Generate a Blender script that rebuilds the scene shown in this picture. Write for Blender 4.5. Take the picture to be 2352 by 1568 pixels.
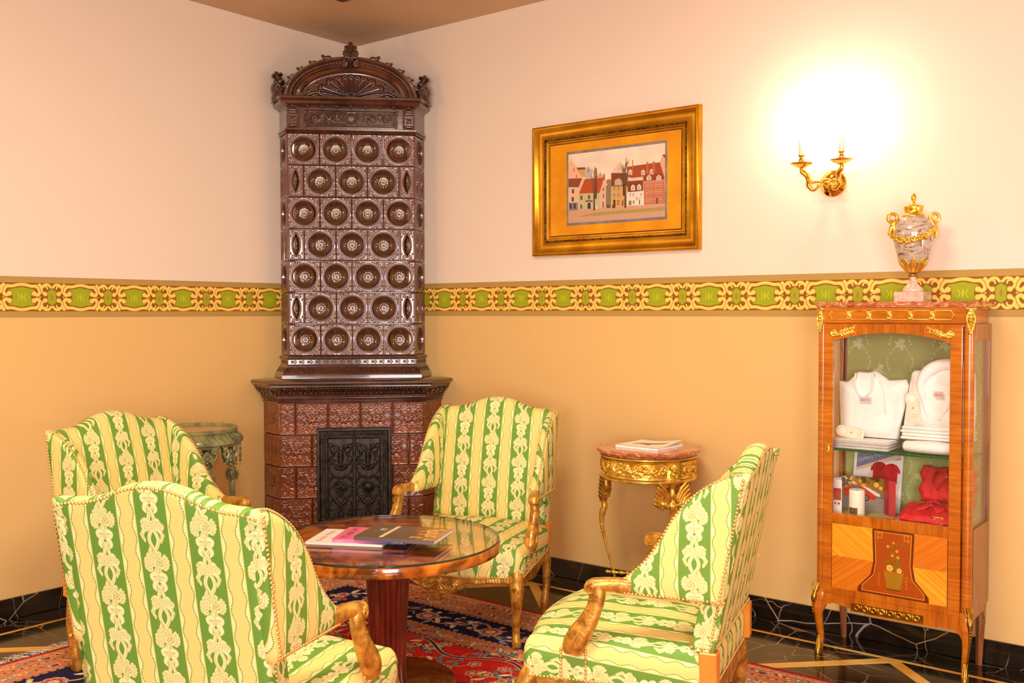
import bpy, math, random
import numpy as np
from math import sin, cos, pi, sqrt, atan2
from mathutils import Matrix, Vector
random.seed(7); rng = np.random.RandomState(7)
for o in list(bpy.data.objects): bpy.data.objects.remove(o, do_unlink=True)
scn = bpy.context.scene
COL = scn.collection

# ------------------------------------------------------------------ camera
cd = bpy.data.cameras.new('camera'); cam = bpy.data.objects.new('camera', cd); COL.objects.link(cam)
cd.sensor_width = 36.0; cd.lens = 2261.65 / 2352 * 36.0; cd.clip_start = 0.05
YAW, PITCH, ROLL = 0.668973, -0.030018, -0.001428
fw = Vector((-sin(YAW)*cos(PITCH), cos(YAW)*cos(PITCH), sin(PITCH)))
rt = Vector((cos(YAW), sin(YAW), 0)); up = rt.cross(fw)
r2 = rt*cos(ROLL) + up*sin(ROLL); u2 = r2.cross(fw)
M = Matrix.Identity(4)
for i in range(3): M[i][0], M[i][1], M[i][2] = r2[i], u2[i], -fw[i]
M[0][3], M[1][3], M[2][3] = 4.735641, -4.37094, 1.45
cam.matrix_world = M; scn.camera = cam

# ------------------------------------------------------------------ world, lights, exposure
w = bpy.data.worlds.new('world'); scn.world = w; w.use_nodes = True
w.node_tree.nodes['Background'].inputs[0].default_value = (1.0, 0.9, 0.78, 1)
w.node_tree.nodes['Background'].inputs[1].default_value = 0.25
scn.view_settings.view_transform = 'Standard'; scn.view_settings.look = 'None'
scn.view_settings.gamma = 1.0; scn.view_settings.use_curve_mapping = False
scn.view_settings.exposure = 0.0

def light(name, kind, loc, energy, col, size=0.1, size_y=None, look=None, radius=None):
    d = bpy.data.lights.new(name, kind); d.energy = energy; d.color = col
    if kind == 'AREA':
        d.shape = 'RECTANGLE' if size_y else 'SQUARE'; d.size = size
        if size_y: d.size_y = size_y
    else: d.shadow_soft_size = size
    o = bpy.data.objects.new(name, d); COL.objects.link(o); o.location = loc
    if look is not None:
        o.rotation_euler = (Vector(look) - Vector(loc)).to_track_quat('-Z', 'Y').to_euler()
    return o
WARM = (1.0, 0.66, 0.30); SOFT = (1.0, 0.90, 0.74); DAY = (1.0, 0.95, 0.92)
# the room's own lamps: window daylight behind the camera, wall candle lamps, ceiling lamp; plus an added side fill
light('window_daylight', 'AREA', (7.0, -6.2, 1.5), 150, DAY, 1.7, 2.2, look=(1.5, -1.2, .5))
light('window_daylight', 'AREA', (5.3, -7.7, 1.5), 155, DAY, 1.7, 2.0, look=(2.4, -1.0, .5))
light('ceiling_lamp_light', 'AREA', (3.2, -2.9, 3.05), 80, SOFT, 0.9, 0.9, look=(3.2, -2.9, 0))
light('sconce_light', 'POINT', (0.24, -3.75, 1.95), 26, WARM, 0.05)
light('side_fill_light', 'POINT', (5.6, -0.8, 1.25), 26, (0.98, 0.93, 1.0), 0.12)  # added cool fill for the lower right of the back wall

# ------------------------------------------------------------------ small helpers
def lin(c):
    return tuple((v/12.92 if v <= .04045 else ((v+.055)/1.055)**2.4) for v in [x/255 for x in c])
def tag(o, label=None, cat=None, group=None, kind=None):
    if label: o['label'] = label
    if cat: o['category'] = cat
    if group: o['group'] = group
    if kind: o['kind'] = kind
    return o
def empty(name, loc, rz=0, label=None, cat=None, group=None):
    o = bpy.data.objects.new(name, None); COL.objects.link(o); o.location = loc; o.rotation_euler = (0, 0, rz)
    o.empty_display_size = .1
    return tag(o, label, cat, group)
class MB:
    """collects pieces of one mesh"""
    def __init__(s): s.v = []; s.f = []; s.uv = []; s.n = 0; s.m = []
    def add(s, V, F, UV=None, mi=0):
        V = np.asarray(V, float).reshape(-1, 3); s.v.append(V)
        for i, f in enumerate(F):
            s.f.append([int(k)+s.n for k in f])
            s.m.append(mi)
        if UV is None: UV = V[:, :2]
        UV = np.asarray(UV, float).reshape(-1, 2); s.uv.append(UV)
        s.n += len(V); return s
    def mesh(s, name, mat, smooth=True):
        me = bpy.data.meshes.new(name)
        V = np.concatenate(s.v); UV = np.concatenate(s.uv)
        me.from_pydata(V.tolist(), [], s.f)
        l = me.uv_layers.new(name='UVMap')
        idx = np.empty(len(me.loops), np.int32); me.loops.foreach_get('vertex_index', idx)
        l.data.foreach_set('uv', UV[idx].astype(np.float32).ravel())
        for m in (mat if isinstance(mat, (list, tuple)) else [mat]): me.materials.append(m)
        if any(s.m): me.polygons.foreach_set('material_index', np.array(s.m, np.int32))
        me.polygons.foreach_set('use_smooth', np.full(len(me.polygons), bool(smooth)))
        me.update(); return me
    def build(s, name, mat, parent=None, smooth=True, auto=None, floorz=None):
        if floorz is not None:
            for v in s.v: v[:, 2] = np.maximum(v[:, 2], floorz)
        me = s.mesh(name, mat, smooth)
        if smooth and auto: me.set_sharp_from_angle(angle=math.radians(auto))
        return link(name, me, parent)
def link(name, me, parent=None, loc=None, rot=None):
    o = bpy.data.objects.new(name, me); COL.objects.link(o)
    if parent is not None: o.parent = parent
    if loc is not None: o.location = loc
    if rot is not None: o.rotation_euler = rot
    return o
def dup_tree(root, loc, rz, label=None):
    r = root.copy(); COL.objects.link(r); r.location = loc; r.rotation_euler = (0, 0, rz)
    if label: r['label'] = label
    for ch in list(root.children):
        c = ch.copy(); COL.objects.link(c); c.parent = r
        for g in list(ch.children):
            d = g.copy(); COL.objects.link(d); d.parent = c
    return r
# primitives -> (V,F,UV)
def P_box(x0, x1, y0, y1, z0, z1, b=0.0):
    if b <= 0:
        V = [(x, y, z) for x in (x0, x1) for y in (y0, y1) for z in (z0, z1)]
        F = [(0, 1, 3, 2), (4, 6, 7, 5), (0, 4, 5, 1), (2, 3, 7, 6), (0, 2, 6, 4), (1, 5, 7, 3)]
        return V, F, [(v[0]+v[1], v[2]) for v in V]
    V = []; 
    for z, i in ((z0, b), (z0+b, 0), (z1-b, 0), (z1, b)):
        for x, y in ((x0+b, y0+(b-i)*0+i*0), (x1-b, y0), (x1, y0+b), (x1, y1-b), (x1-b, y1), (x0+b, y1), (x0, y1-b), (x0, y0+b)):
            V.append((min(max(x, x0+i), x1-i), min(max(y, y0+i), y1-i), z))
    F = []
    for k in range(3):
        for j in range(8):
            a = k*8+j; c = k*8+(j+1) % 8; F.append((a, c, c+8, a+8))
    F.append(tuple(range(7, -1, -1))); F.append(tuple(range(24, 32)))
    return V, F, [(v[0]+v[1], v[2]) for v in V]
def P_lathe(prof, n=32, cx=0, cy=0, a0=0, a1=2*pi):
    prof = np.asarray(prof, float); full = abs(a1-a0-2*pi) < 1e-6
    m = n if full else n+1
    A = a0+(a1-a0)*np.arange(m)/n
    V = np.stack([cx+np.outer(prof[:, 0], np.cos(A)), cy+np.outer(prof[:, 0], np.sin(A)), np.repeat(prof[:, 1:2], m, 1)], -1)
    L = np.concatenate([[0], np.cumsum(np.hypot(*np.diff(prof, axis=0).T))])
    UV = np.stack([np.repeat((A/(2*pi))[None]*1.0, len(prof), 0), np.repeat(L[:, None], m, 1)], -1)
    F = []
    for i in range(len(prof)-1):
        for j in range(n if full else m-1):
            k = (j+1) % m; F.append((i*m+j, i*m+k, (i+1)*m+k, (i+1)*m+j))
    return V.reshape(-1, 3), F, UV.reshape(-1, 2)
def P_grid(nx, ny, f, closeu=False):
    """f(U,V)->xyz arrays (ny,nx,3)"""
    U, Vv = np.meshgrid(np.linspace(0, 1, nx), np.linspace(0, 1, ny))
    P = f(U, Vv); F = []
    for j in range(ny-1):
        for i in range(nx-1):
            a = j*nx+i; F.append((a, a+1, a+nx+1, a+nx))
    return P.reshape(-1, 3), F, np.stack([U, Vv], -1).reshape(-1, 2)
def smooth_path(pts, n=8):
    P = np.asarray(pts, float)
    if len(P) < 3: return P
    Q = np.vstack([2*P[0]-P[1], P, 2*P[-1]-P[-2]]); out = []
    for i in range(1, len(Q)-2):
        p0, p1, p2, p3 = Q[i-1], Q[i], Q[i+1], Q[i+2]
        for t in np.linspace(0, 1, n, endpoint=False):
            out.append(.5*((2*p1)+(-p0+p2)*t+(2*p0-5*p1+4*p2-p3)*t*t+(-p0+3*p1-3*p2+p3)*t**3))
    out.append(P[-1]); return np.array(out)
def P_sweep(pts, n=10, ref=(1, 0, 0), cap=True, sm=8, sq=0.0):
    """pts rows: x y z rx ry ; elliptical section, first axis near ref. sq>0 squarer section"""
    P = smooth_path(pts, sm) if sm else np.asarray(pts, float)
    C = P[:, :3]; R = P[:, 3:5] if P.shape[1] > 4 else np.repeat(P[:, 3:4], 2, 1)
    T = np.gradient(C, axis=0); T /= np.linalg.norm(T, axis=1)[:, None]+1e-12
    ref = np.asarray(ref, float); V = []; A = np.arange(n)*2*pi/n
    ca, sa = np.cos(A), np.sin(A)
    if sq:
        ca = np.sign(ca)*np.abs(ca)**(1-sq); sa = np.sign(sa)*np.abs(sa)**(1-sq)
    for c, t, r in zip(C, T, R):
        a = ref-t*(ref@t)
        if np.linalg.norm(a) < 1e-3: a = np.array([0, 0, 1.])-t*t[2]
        a /= np.linalg.norm(a); b = np.cross(t, a)
        V.append(c+np.outer(ca*r[0], a)+np.outer(sa*r[1], b))
    V = np.array(V); m = len(V); F = []
    for i in range(m-1):
        for j in range(n):
            k = (j+1) % n; F.append((i*n+j, i*n+k, (i+1)*n+k, (i+1)*n+j))
    if cap: F += [tuple(range(n-1, -1, -1)), tuple((m-1)*n+j for j in range(n))]
    L = np.concatenate([[0], np.cumsum(np.linalg.norm(np.diff(C, axis=0), axis=1))])
    UV = np.stack(np.broadcast_arrays((np.arange(n)/n*.12)[None], L[:, None]), -1)
    return V.reshape(-1, 3), F, UV.reshape(-1, 2)
def P_dome(c, nrm, r, h=None, n=8):
    nrm = np.asarray(nrm, float); nrm /= np.linalg.norm(nrm); h = h or r*.7
    a = np.cross(nrm, (0, 0, 1.)); 
    if np.linalg.norm(a) < .1: a = np.cross(nrm, (0, 1., 0))
    a /= np.linalg.norm(a); b = np.cross(nrm, a); c = np.asarray(c, float)
    V = []
    for rr, hh in ((1, 0), (.72, .7)):
        for k in range(n):
            t = 2*pi*k/n; V.append(c+r*rr*(cos(t)*a+sin(t)*b)+h*hh*nrm)
    V.append(c+h*nrm)
    F = [(k, (k+1) % n, n+(k+1) % n, n+k) for k in range(n)]+[(n+k, n+(k+1) % n, 2*n) for k in range(n)]
    return V, F, None
def P_sphere(c, r, n=10, m=6, s=(1, 1, 1)):
    prof = [(max(1e-4, sin(pi*i/m)), -cos(pi*i/m)) for i in range(m+1)]
    V, F, UV = P_lathe(prof, n)
    return V*np.array(s)*r+np.asarray(c), F, UV
def P_ngon(poly, z0, z1, f=None):
    """extrude a polygon (list of 2d) between z0,z1; f maps xyz"""
    n = len(poly); V = [(p[0], p[1], z0) for p in poly]+[(p[0], p[1], z1) for p in poly]
    F = [tuple(range(n-1, -1, -1)), tuple(range(n, 2*n))]+[(i, (i+1) % n, n+(i+1) % n, n+i) for i in range(n)]
    V = np.array(V, float)
    if f is not None: V = f(V)
    return V, F, None
def offset_path(path, d, closed=False):
    P = np.asarray(path, float); n = len(P); out = []
    for i in range(n):
        if closed: a, b, c = P[i-1], P[i], P[(i+1) % n]
        else: a, b, c = (P[i-1] if i else None), P[i], (P[i+1] if i < n-1 else None)
        ns = []
        for p, q in ((a, b), (b, c)):
            if p is None or q is None: continue
            t = (q-p)/np.linalg.norm(q-p); ns.append(np.array([t[1], -t[0]]))
        if len(ns) == 2:
            m = ns[0]+ns[1]; m /= np.linalg.norm(m); out.append(b+m*d/max(.2, m@ns[0]))
        else: out.append(b+ns[0]*d)
    return np.array(out)
def P_mould(path, prof, closed=False, tip=None):
    """profile (out,z) carried along plan path; out is to the right of the walk"""
    rows = []
    for o_, z in prof:
        q = offset_path(path, o_, closed); rows.append(np.column_stack([q, np.full(len(q), z)]))
    V = np.array(rows); m = V.shape[1]; F = []
    for i in range(len(prof)-1):
        for j in range(m if closed else m-1):
            k = (j+1) % m; F.append((i*m+j, i*m+k, (i+1)*m+k, (i+1)*m+j))
    L = np.concatenate([[0], np.cumsum(np.linalg.norm(np.diff(V[0], axis=0), axis=1))])
    Lz = np.concatenate([[0], np.cumsum(np.hypot(*np.diff(np.array(prof, float), axis=0).T))])
    UV = np.stack(np.broadcast_arrays(L[None], Lz[:, None]), -1)
    return V.reshape(-1, 3), F, UV.reshape(-1, 2)

# ------------------------------------------------------------------ drawing board: heights and colours share the strokes
class Board:
    def __init__(s, x0, x1, y0, y1, px):
        s.x0, s.y0, s.px = x0, y0, px
        s.nx = int(round((x1-x0)/px))+1; s.ny = int(round((y1-y0)/px))+1
        s.X = x0+np.arange(s.nx)*px; s.Y = y0+np.arange(s.ny)*px
        s.z = np.zeros((s.ny, s.nx)); s.c = None
    def rgb(s, col): s.c = np.empty((s.ny, s.nx, 3)); s.c[:] = np.array(col)/255.; return s
    def win(s, ax, bx, ay, by):
        i0 = max(0, int((ax-s.x0)/s.px)-1); i1 = min(s.nx, int((bx-s.x0)/s.px)+3)
        j0 = max(0, int((ay-s.y0)/s.px)-1); j1 = min(s.ny, int((by-s.y0)/s.px)+3)
        if i0 >= i1 or j0 >= j1: return None
        X, Y = np.meshgrid(s.X[i0:i1], s.Y[j0:j1]); return (slice(j0, j1), slice(i0, i1)), X, Y
    def stroke(s, pts, r):
        """pts Nx2, r scalar or per point -> (slice, n in 0..1, signed inside distance)"""
        P = np.asarray(pts, float); r = np.broadcast_to(np.asarray(r, float), (len(P),))
        m = r.max()+s.px
        w_ = s.win(P[:, 0].min()-m, P[:, 0].max()+m, P[:, 1].min()-m, P[:, 1].max()+m)
        if w_ is None: return None
        sl, X, Y = w_; n = np.full(X.shape, -1e9); d_ = np.full(X.shape, -1e9)
        if len(P) == 1:
            d = np.hypot(X-P[0, 0], Y-P[0, 1]); return sl, 1-d/r[0], r[0]-d
        for i in range(len(P)-1):
            a, b = P[i], P[i+1]; ab = b-a; L = ab@ab+1e-18
            t = np.clip(((X-a[0])*ab[0]+(Y-a[1])*ab[1])/L, 0, 1)
            d = np.hypot(X-a[0]-t*ab[0], Y-a[1]-t*ab[1]); rr = r[i]+(r[i+1]-r[i])*t+1e-9
            n = np.maximum(n, 1-d/rr); d_ = np.maximum(d_, rr-d)
        return sl, n, d_
    def up(s, q, h, base=0.0, flat=0.0):
        if q is None: return
        sl, n, d = q; n = np.clip(n/(1-flat) if flat < 1 else n, 0, 1)
        z = base+h*np.sqrt(np.clip(1-(1-n)**2, 0, 1)); z[n <= 0] = -1e9
        s.z[sl] = np.maximum(s.z[sl], z)
    def down(s, q, h):
        if q is None: return
        sl, n, d = q; n = np.clip(n, 0, 1); s.z[sl] -= h*np.sqrt(1-(1-n)**2)*(n > 0)
    def ink(s, q, col, a=1.0):
        if q is None: return
        sl, n, d = q; m = np.clip(d/s.px+.5, 0, 1)[..., None]*a
        s.c[sl] = s.c[sl]*(1-m)+np.array(col)/255.*m
    def poly(s, pts):
        P = np.asarray(pts, float); w_ = s.win(P[:, 0].min(), P[:, 0].max(), P[:, 1].min(), P[:, 1].max())
        if w_ is None: return None
        sl, X, Y = w_; ins = np.zeros(X.shape, bool); d = np.full(X.shape, 1e9); j = len(P)-1
        for i in range(len(P)):
            a, b = P[i], P[j]
            if a[1] != b[1]:
                ins ^= ((a[1] > Y) != (b[1] > Y)) & (X < (b[0]-a[0])*(Y-a[1])/(b[1]-a[1])+a[0])
            ab = b-a; t = np.clip(((X-a[0])*ab[0]+(Y-a[1])*ab[1])/(ab@ab+1e-18), 0, 1)
            d = np.minimum(d, np.hypot(X-a[0]-t*ab[0], Y-a[1]-t*ab[1])); j = i
        d = np.where(ins, d, -d); return sl, d, d
    def rect(s, x0, x1, y0, y1): return s.poly([(x0, y0), (x1, y0), (x1, y1), (x0, y1)])
    def image(s, name, extra=None):
        im = bpy.data.images.new(name, s.nx, s.ny)
        a = np.ones((s.ny, s.nx, 4), np.float32); a[..., :3] = np.clip(s.c, 0, 1)
        im.pixels.foreach_set(a.ravel()); im.pack(); return im
    def surf(s, f, cut=None, uvf=None):
        """height grid -> V,F ; f(X,Y,Z)->xyz array ; cut: drop cells whose 4 corners <= cut"""
        X, Y = np.meshgrid(s.X, s.Y); V = f(X, Y, s.z).reshape(-1, 3)
        a = (np.arange(s.ny-1)[:, None]*s.nx+np.arange(s.nx-1)[None]).ravel()
        F = np.stack([a, a+1, a+s.nx+1, a+s.nx], 1)
        if cut is not None:
            zz = s.z.ravel(); F = F[(zz[F] > cut).any(1)]
            used = np.unique(F); mp = np.full(len(V), -1); mp[used] = np.arange(len(used)); V = V[used]; F = mp[F]
            X = X.ravel()[used]; Y = Y.ravel()[used]
        return V, F.tolist(), np.stack([X.ravel(), Y.ravel()], 1)
def bez(p, n=12): return smooth_path(p, n)
def spiral(cx, cy, r0, r1, a0, turns, n=26):
    t = np.linspace(0, 1, n); a = a0+turns*2*pi*t; r = r0+(r1-r0)*t
    return np.column_stack([cx+r*np.cos(a), cy+r*np.sin(a)])
def leafp(x, y, ang, L, w_, bend=0.0, n=7):
    t = np.linspace(0, 1, n); a = ang+bend*t
    dx = np.cumsum(np.r_[0, np.cos(a[1:])])*L/(n-1); dy = np.cumsum(np.r_[0, np.sin(a[1:])])*L/(n-1)
    return np.column_stack([x+dx, y+dy]), w_*np.sin(pi*np.clip(t*.86+.12, 0, 1))**.8+w_*.05
# ------------------------------------------------------------------ materials
class NT:
    def __init__(s, name):
        s.m = bpy.data.materials.new(name); s.m.use_nodes = True; s.t = s.m.node_tree; s.N = s.t.nodes; s.L = s.t.links
        s.b = s.N['Principled BSDF']
    def n(s, kind, **kw):
        x = s.N.new(kind)
        for k, v in kw.items():
            if k[0] == 'i' and k[1:].isdigit(): x.inputs[int(k[1:])].default_value = v
            elif k.startswith('in_'): x.inputs[k[3:].replace('_', ' ')].default_value = v
            else: setattr(x, k, v)
        return x
    def l(s, a, b): s.L.new(a, b)
    def ramp(s, src, stops, interp='LINEAR'):
        r = s.n('ShaderNodeValToRGB'); r.color_ramp.interpolation = interp; e = r.color_ramp.elements
        while len(e) < len(stops): e.new(.5)
        for el, (p, c) in zip(e, stops):
            el.position = p; el.color = (*lin(c), 1) if len(c) == 3 else c
        s.l(src, r.inputs[0]); return r.outputs[0]
    def coord(s, scale=(1, 1, 1), kind='Object', rot=(0, 0, 0), loc=(0, 0, 0)):
        c = s.n('ShaderNodeTexCoord'); m = s.n('ShaderNodeMapping'); m.inputs['Scale'].default_value = scale
        m.inputs['Rotation'].default_value = rot; m.inputs['Location'].default_value = loc
        s.l(c.outputs[kind], m.inputs[0]); return m.outputs[0]
    def noise(s, vec, scale, detail=4, rough=.55, dist=0.0):
        x = s.n('ShaderNodeTexNoise'); x.inputs['Scale'].default_value = scale; x.inputs['Detail'].default_value = detail
        x.inputs['Roughness'].default_value = rough; x.inputs['Distortion'].default_value = dist
        s.l(vec, x.inputs['Vector']); return x.outputs['Fac']
    def bump(s, src, strength=.2, dist=.002):
        b = s.n('ShaderNodeBump'); b.inputs['Strength'].default_value = strength; b.inputs['Distance'].default_value = dist
        s.l(src, b.inputs['Height']); s.l(b.outputs[0], s.b.inputs['Normal']); return b
    def set(s, rough=.5, metal=0.0, coat=0.0, spec=.5, col=None, coatr=.05):
        i = s.b.inputs; i['Roughness'].default_value = rough; i['Metallic'].default_value = metal
        i['Coat Weight'].default_value = coat; i['Coat Roughness'].default_value = coatr
        i['Specular IOR Level'].default_value = spec
        if col: i['Base Color'].default_value = (*lin(col), 1)
        return s
def M_noise(name, c1, c2, scale=20, rough=.5, metal=0, coat=0, bump=0, bscale=None, bd=.001, spec=.5, stretch=(1, 1, 1), lo=.35, hi=.65, coatr=.05):
    t = NT(name); v = t.coord(stretch); f = t.noise(v, scale)
    t.l(t.ramp(f, [(lo, c1), (hi, c2)]), t.b.inputs['Base Color'])
    if bump: t.bump(t.noise(v, bscale or scale*3, 3), bump, bd)
    t.set(rough, metal, coat, spec, coatr=coatr); return t.m
def M_img(name, im, rough=.6, uvscale=(1, 1), coat=0, metal=0, bumps=0, spec=.4, ext='REPEAT', weave=0, sheen=0):
    t = NT(name); c = t.n('ShaderNodeTexCoord'); m = t.n('ShaderNodeMapping'); m.inputs['Scale'].default_value = (uvscale[0], uvscale[1], 1)
    t.l(c.outputs['UV'], m.inputs[0]); x = t.n('ShaderNodeTexImage'); x.image = im; x.extension = ext
    t.l(m.outputs[0], x.inputs[0]); t.l(x.outputs[0], t.b.inputs['Base Color']); t.set(rough, metal, coat, spec)
    if bumps:
        src = x.outputs[0]
        t.bump(src, bumps, .0015)
    if sheen: t.b.inputs['Sheen Weight'].default_value = sheen
    return t.m
def M_wood(name, c1, c2, c3, scale=6, dirn=(1, 1, 12), rough=.25, coat=.6, rot=(0, 0, 0), dist=1.2, fig=3.0, con=0.0):
    t = NT(name); v = t.coord(dirn, rot=rot); f = t.noise(v, scale, 6, .6, dist)
    v2 = t.coord((1, 1, 1)); g = t.noise(v2, fig, 3, .5, 2.0)
    mx = t.n('ShaderNodeMath', operation='MULTIPLY_ADD'); mx.inputs[1].default_value = .65
    a = t.n('ShaderNodeMath', operation='MULTIPLY'); a.inputs[1].default_value = .35
    t.l(g, a.inputs[0]); t.l(f, mx.inputs[0]); t.l(a.outputs[0], mx.inputs[2])
    t.l(t.ramp(mx.outputs[0], [(.36+con, c1), (.5, c2), (.64-con, c3)]), t.b.inputs['Base Color'])
    t.set(rough, 0, coat, .5); return t.m

GILT = M_noise('gilt_bronze', (226, 170, 50), (255, 222, 112), 30, rough=.27, metal=.82, bump=.15, bscale=90)
BRASS = M_noise('polished_brass', (250, 186, 60), (255, 214, 104), 5, rough=.07, metal=1.0)
GOLDWOOD = M_noise('gilded_carved_wood', (150, 98, 28), (226, 168, 66), 26, rough=.34, metal=.45, coat=.2, bump=.6, bscale=55, bd=.004)
ORANGEWOOD = M_noise('gilded_plain_wood', (214, 130, 40), (240, 160, 62), 9, rough=.4, metal=.1)
FRAMEGOLD = M_noise('frame_gold', (190, 132, 24), (228, 170, 46), 6, rough=.33, metal=.85)
FRAMEDARK = M_noise('frame_rope_gold', (70, 42, 6), (214, 150, 36), 60, rough=.35, metal=.8)
NAIL = NT('nail_brass').set(.34, .8, col=(238, 196, 116)).m
DARK = NT('shadow_gap').set(.8, col=(30, 18, 12)).m

# stove glaze
def glaze(name, c1, c2, c3, rough=.16, sc=5):
    t = NT(name); v = t.coord(); f = t.noise(v, sc, 4, .6, .6)
    t.l(t.ramp(f, [(.32, c1), (.5, c2), (.7, c3)]), t.b.inputs['Base Color'])
    t.bump(t.noise(v, 38, 2), .12, .002)
    t.set(rough, 0, 1.0, .6, coatr=.04); return t.m
GLAZE = glaze('brown_glaze', (56, 27, 18), (84, 44, 30), (108, 60, 42))
GLAZE_DK = glaze('dark_brown_glaze', (38, 19, 12), (62, 31, 20), (92, 48, 26))
GLAZE_RED = glaze('chestnut_glaze', (96, 44, 22), (128, 62, 32), (156, 82, 42), sc=3)
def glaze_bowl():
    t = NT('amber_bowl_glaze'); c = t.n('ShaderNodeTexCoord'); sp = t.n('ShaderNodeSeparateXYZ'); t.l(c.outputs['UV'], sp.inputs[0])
    # depth of the dish is kept in uv.y : dark recess, amber reflection and pinkish face sheen painted into the colour
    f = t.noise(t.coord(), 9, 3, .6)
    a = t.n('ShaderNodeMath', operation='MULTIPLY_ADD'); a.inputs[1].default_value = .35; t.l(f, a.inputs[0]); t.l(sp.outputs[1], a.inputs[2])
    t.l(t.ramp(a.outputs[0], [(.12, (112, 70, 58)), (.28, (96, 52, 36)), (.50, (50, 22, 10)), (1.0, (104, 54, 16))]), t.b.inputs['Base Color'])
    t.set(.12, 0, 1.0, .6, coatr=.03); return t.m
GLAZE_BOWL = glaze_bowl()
IRON = M_noise('cast_iron', (36, 31, 28), (74, 64, 56), 30, rough=.42, metal=.45, bump=.3, bscale=160)

# marble
def marble_black():
    t = NT('black_gold_marble'); c = t.coord((1, 1, 1)); 
    def vein(scale, w, dist, seed):
        m = t.n('ShaderNodeMapping'); m.inputs['Location'].default_value = (seed, seed*.7, seed*.3); m.inputs['Scale'].default_value = (1, 1.5, 1); t.l(c, m.inputs[0])
        nz = t.n('ShaderNodeTexNoise'); nz.inputs['Scale'].default_value = scale*1.4; nz.inputs['Detail'].default_value = 3; t.l(m.outputs[0], nz.inputs['Vector'])
        mx = t.n('ShaderNodeMix', data_type='VECTOR'); mx.inputs[0].default_value = dist; t.l(m.outputs[0], mx.inputs[4]); t.l(nz.outputs['Color'], mx.inputs[5])
        vo = t.n('ShaderNodeTexVoronoi', feature='DISTANCE_TO_EDGE'); vo.inputs['Scale'].default_value = scale; t.l(mx.outputs[1], vo.inputs['Vector'])
        mp = t.n('ShaderNodeMapRange'); mp.inputs[1].default_value = 0; mp.inputs[2].default_value = w; mp.inputs[3].default_value = 1; mp.inputs[4].default_value = 0
        t.l(vo.outputs[0], mp.inputs[0]); return mp.outputs[0]
    v1 = vein(1.9, .006, .06, 3.1); v2 = vein(3.6, .007, .10, 8.7)
    gate = t.ramp(t.noise(c, 2.6, 2), [(.38, (30, 30, 30)), (.56, (255, 255, 255))])
    g2 = t.n('ShaderNodeMath', operation='MULTIPLY'); t.l(v2, g2.inputs[0]); t.l(gate, g2.inputs[1])
    gate1 = t.ramp(t.noise(c, 1.3, 2), [(.36, (50, 50, 50)), (.50, (255, 255, 255))])
    g1 = t.n('ShaderNodeMath', operation='MULTIPLY'); t.l(v1, g1.inputs[0]); t.l(gate1, g1.inputs[1])
    mxm = t.n('ShaderNodeMath', operation='MAXIMUM'); t.l(g1.outputs[0], mxm.inputs[0]); t.l(g2.outputs[0], mxm.inputs[1])
    base = t.ramp(t.noise(c, 7, 5, .65), [(.35, (14, 11, 9)), (.75, (44, 34, 26))])
    col = t.ramp(t.noise(c, 3.3, 2), [(.42, (196, 176, 168)), (.6, (206, 150, 72))])
    m = t.n('ShaderNodeMix', data_type='RGBA'); t.l(mxm.outputs[0], m.inputs[0]); t.l(base, m.inputs[6]); t.l(col, m.inputs[7])
    t.l(m.outputs[2], t.b.inputs['Base Color']); t.set(.12, 0, .3, .5); return t.m
MARBLE = marble_black()
STRIP = M_noise('sienna_marble_strip', (232, 150, 34), (254, 214, 118), 3.2, rough=.15, coat=.3)
def marble_mix(name, stops, scale=9, stretch=(1, 1, 2.4), rot=(.4, .7, .2), rough=.18, dist=2.4):
    t = NT(name); v = t.coord(stretch, rot=rot); f = t.noise(v, scale, 7, .62, dist)
    t.l(t.ramp(f, stops), t.b.inputs['Base Color']); t.set(rough, 0, .5, .5); return t.m
URNM = marble_mix('grey_violet_marble', [(.34, (96, 66, 62)), (.43, (168, 140, 124)), (.52, (196, 176, 152)), (.58, (214, 198, 178)), (.68, (122, 90, 88))], 14)
PINKM = marble_mix('pale_pink_marble', [(.36, (196, 140, 120)), (.5, (236, 206, 190)), (.62, (212, 168, 150))], 20)
REDM = marble_mix('red_brown_marble', [(.34, (146, 66, 34)), (.47, (190, 104, 62)), (.56, (206, 132, 92)), (.62, (236, 190, 156)), (.7, (150, 72, 44))], 12)

# woods
MAHOG = M_wood('flame_mahogany', (104, 44, 6), (176, 88, 16), (222, 132, 36), 3.4, (1, 1, 1), .12, .9, dist=2.2, fig=5, con=.06)
MAHOG_DK = M_wood('dark_mahogany', (62, 16, 6), (108, 34, 12), (146, 56, 20), 9, (4, 4, .35), .22, .6, dist=.6)
MAHOG_BASE = M_wood('mahogany_foot', (66, 22, 8), (112, 44, 14), (150, 70, 26), 5, (1, 4, 1), .2, .7, dist=1.4)
CABW = M_wood('tulipwood_veneer', (164, 84, 10), (190, 102, 16), (208, 122, 26), 5, (1, 1, 9), .25, .5, dist=.7)
CABW_H = M_wood('tulipwood_cross_veneer', (164, 84, 12), (190, 102, 16), (210, 126, 28), 5, (1, 1, 14), .25, .5, dist=.9)
CABW_V = M_wood('veneer_upright_grain', (150, 74, 8), (186, 98, 12), (208, 120, 24), 5, (9, 9, 1), .25, .5, dist=.7)
CABSIDE = M_wood('cabinet_side_veneer', (138, 80, 40), (160, 98, 54), (176, 112, 64), 5, (7, 7, 1), .35, .3)
TABLE_GLASS = None
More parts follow.
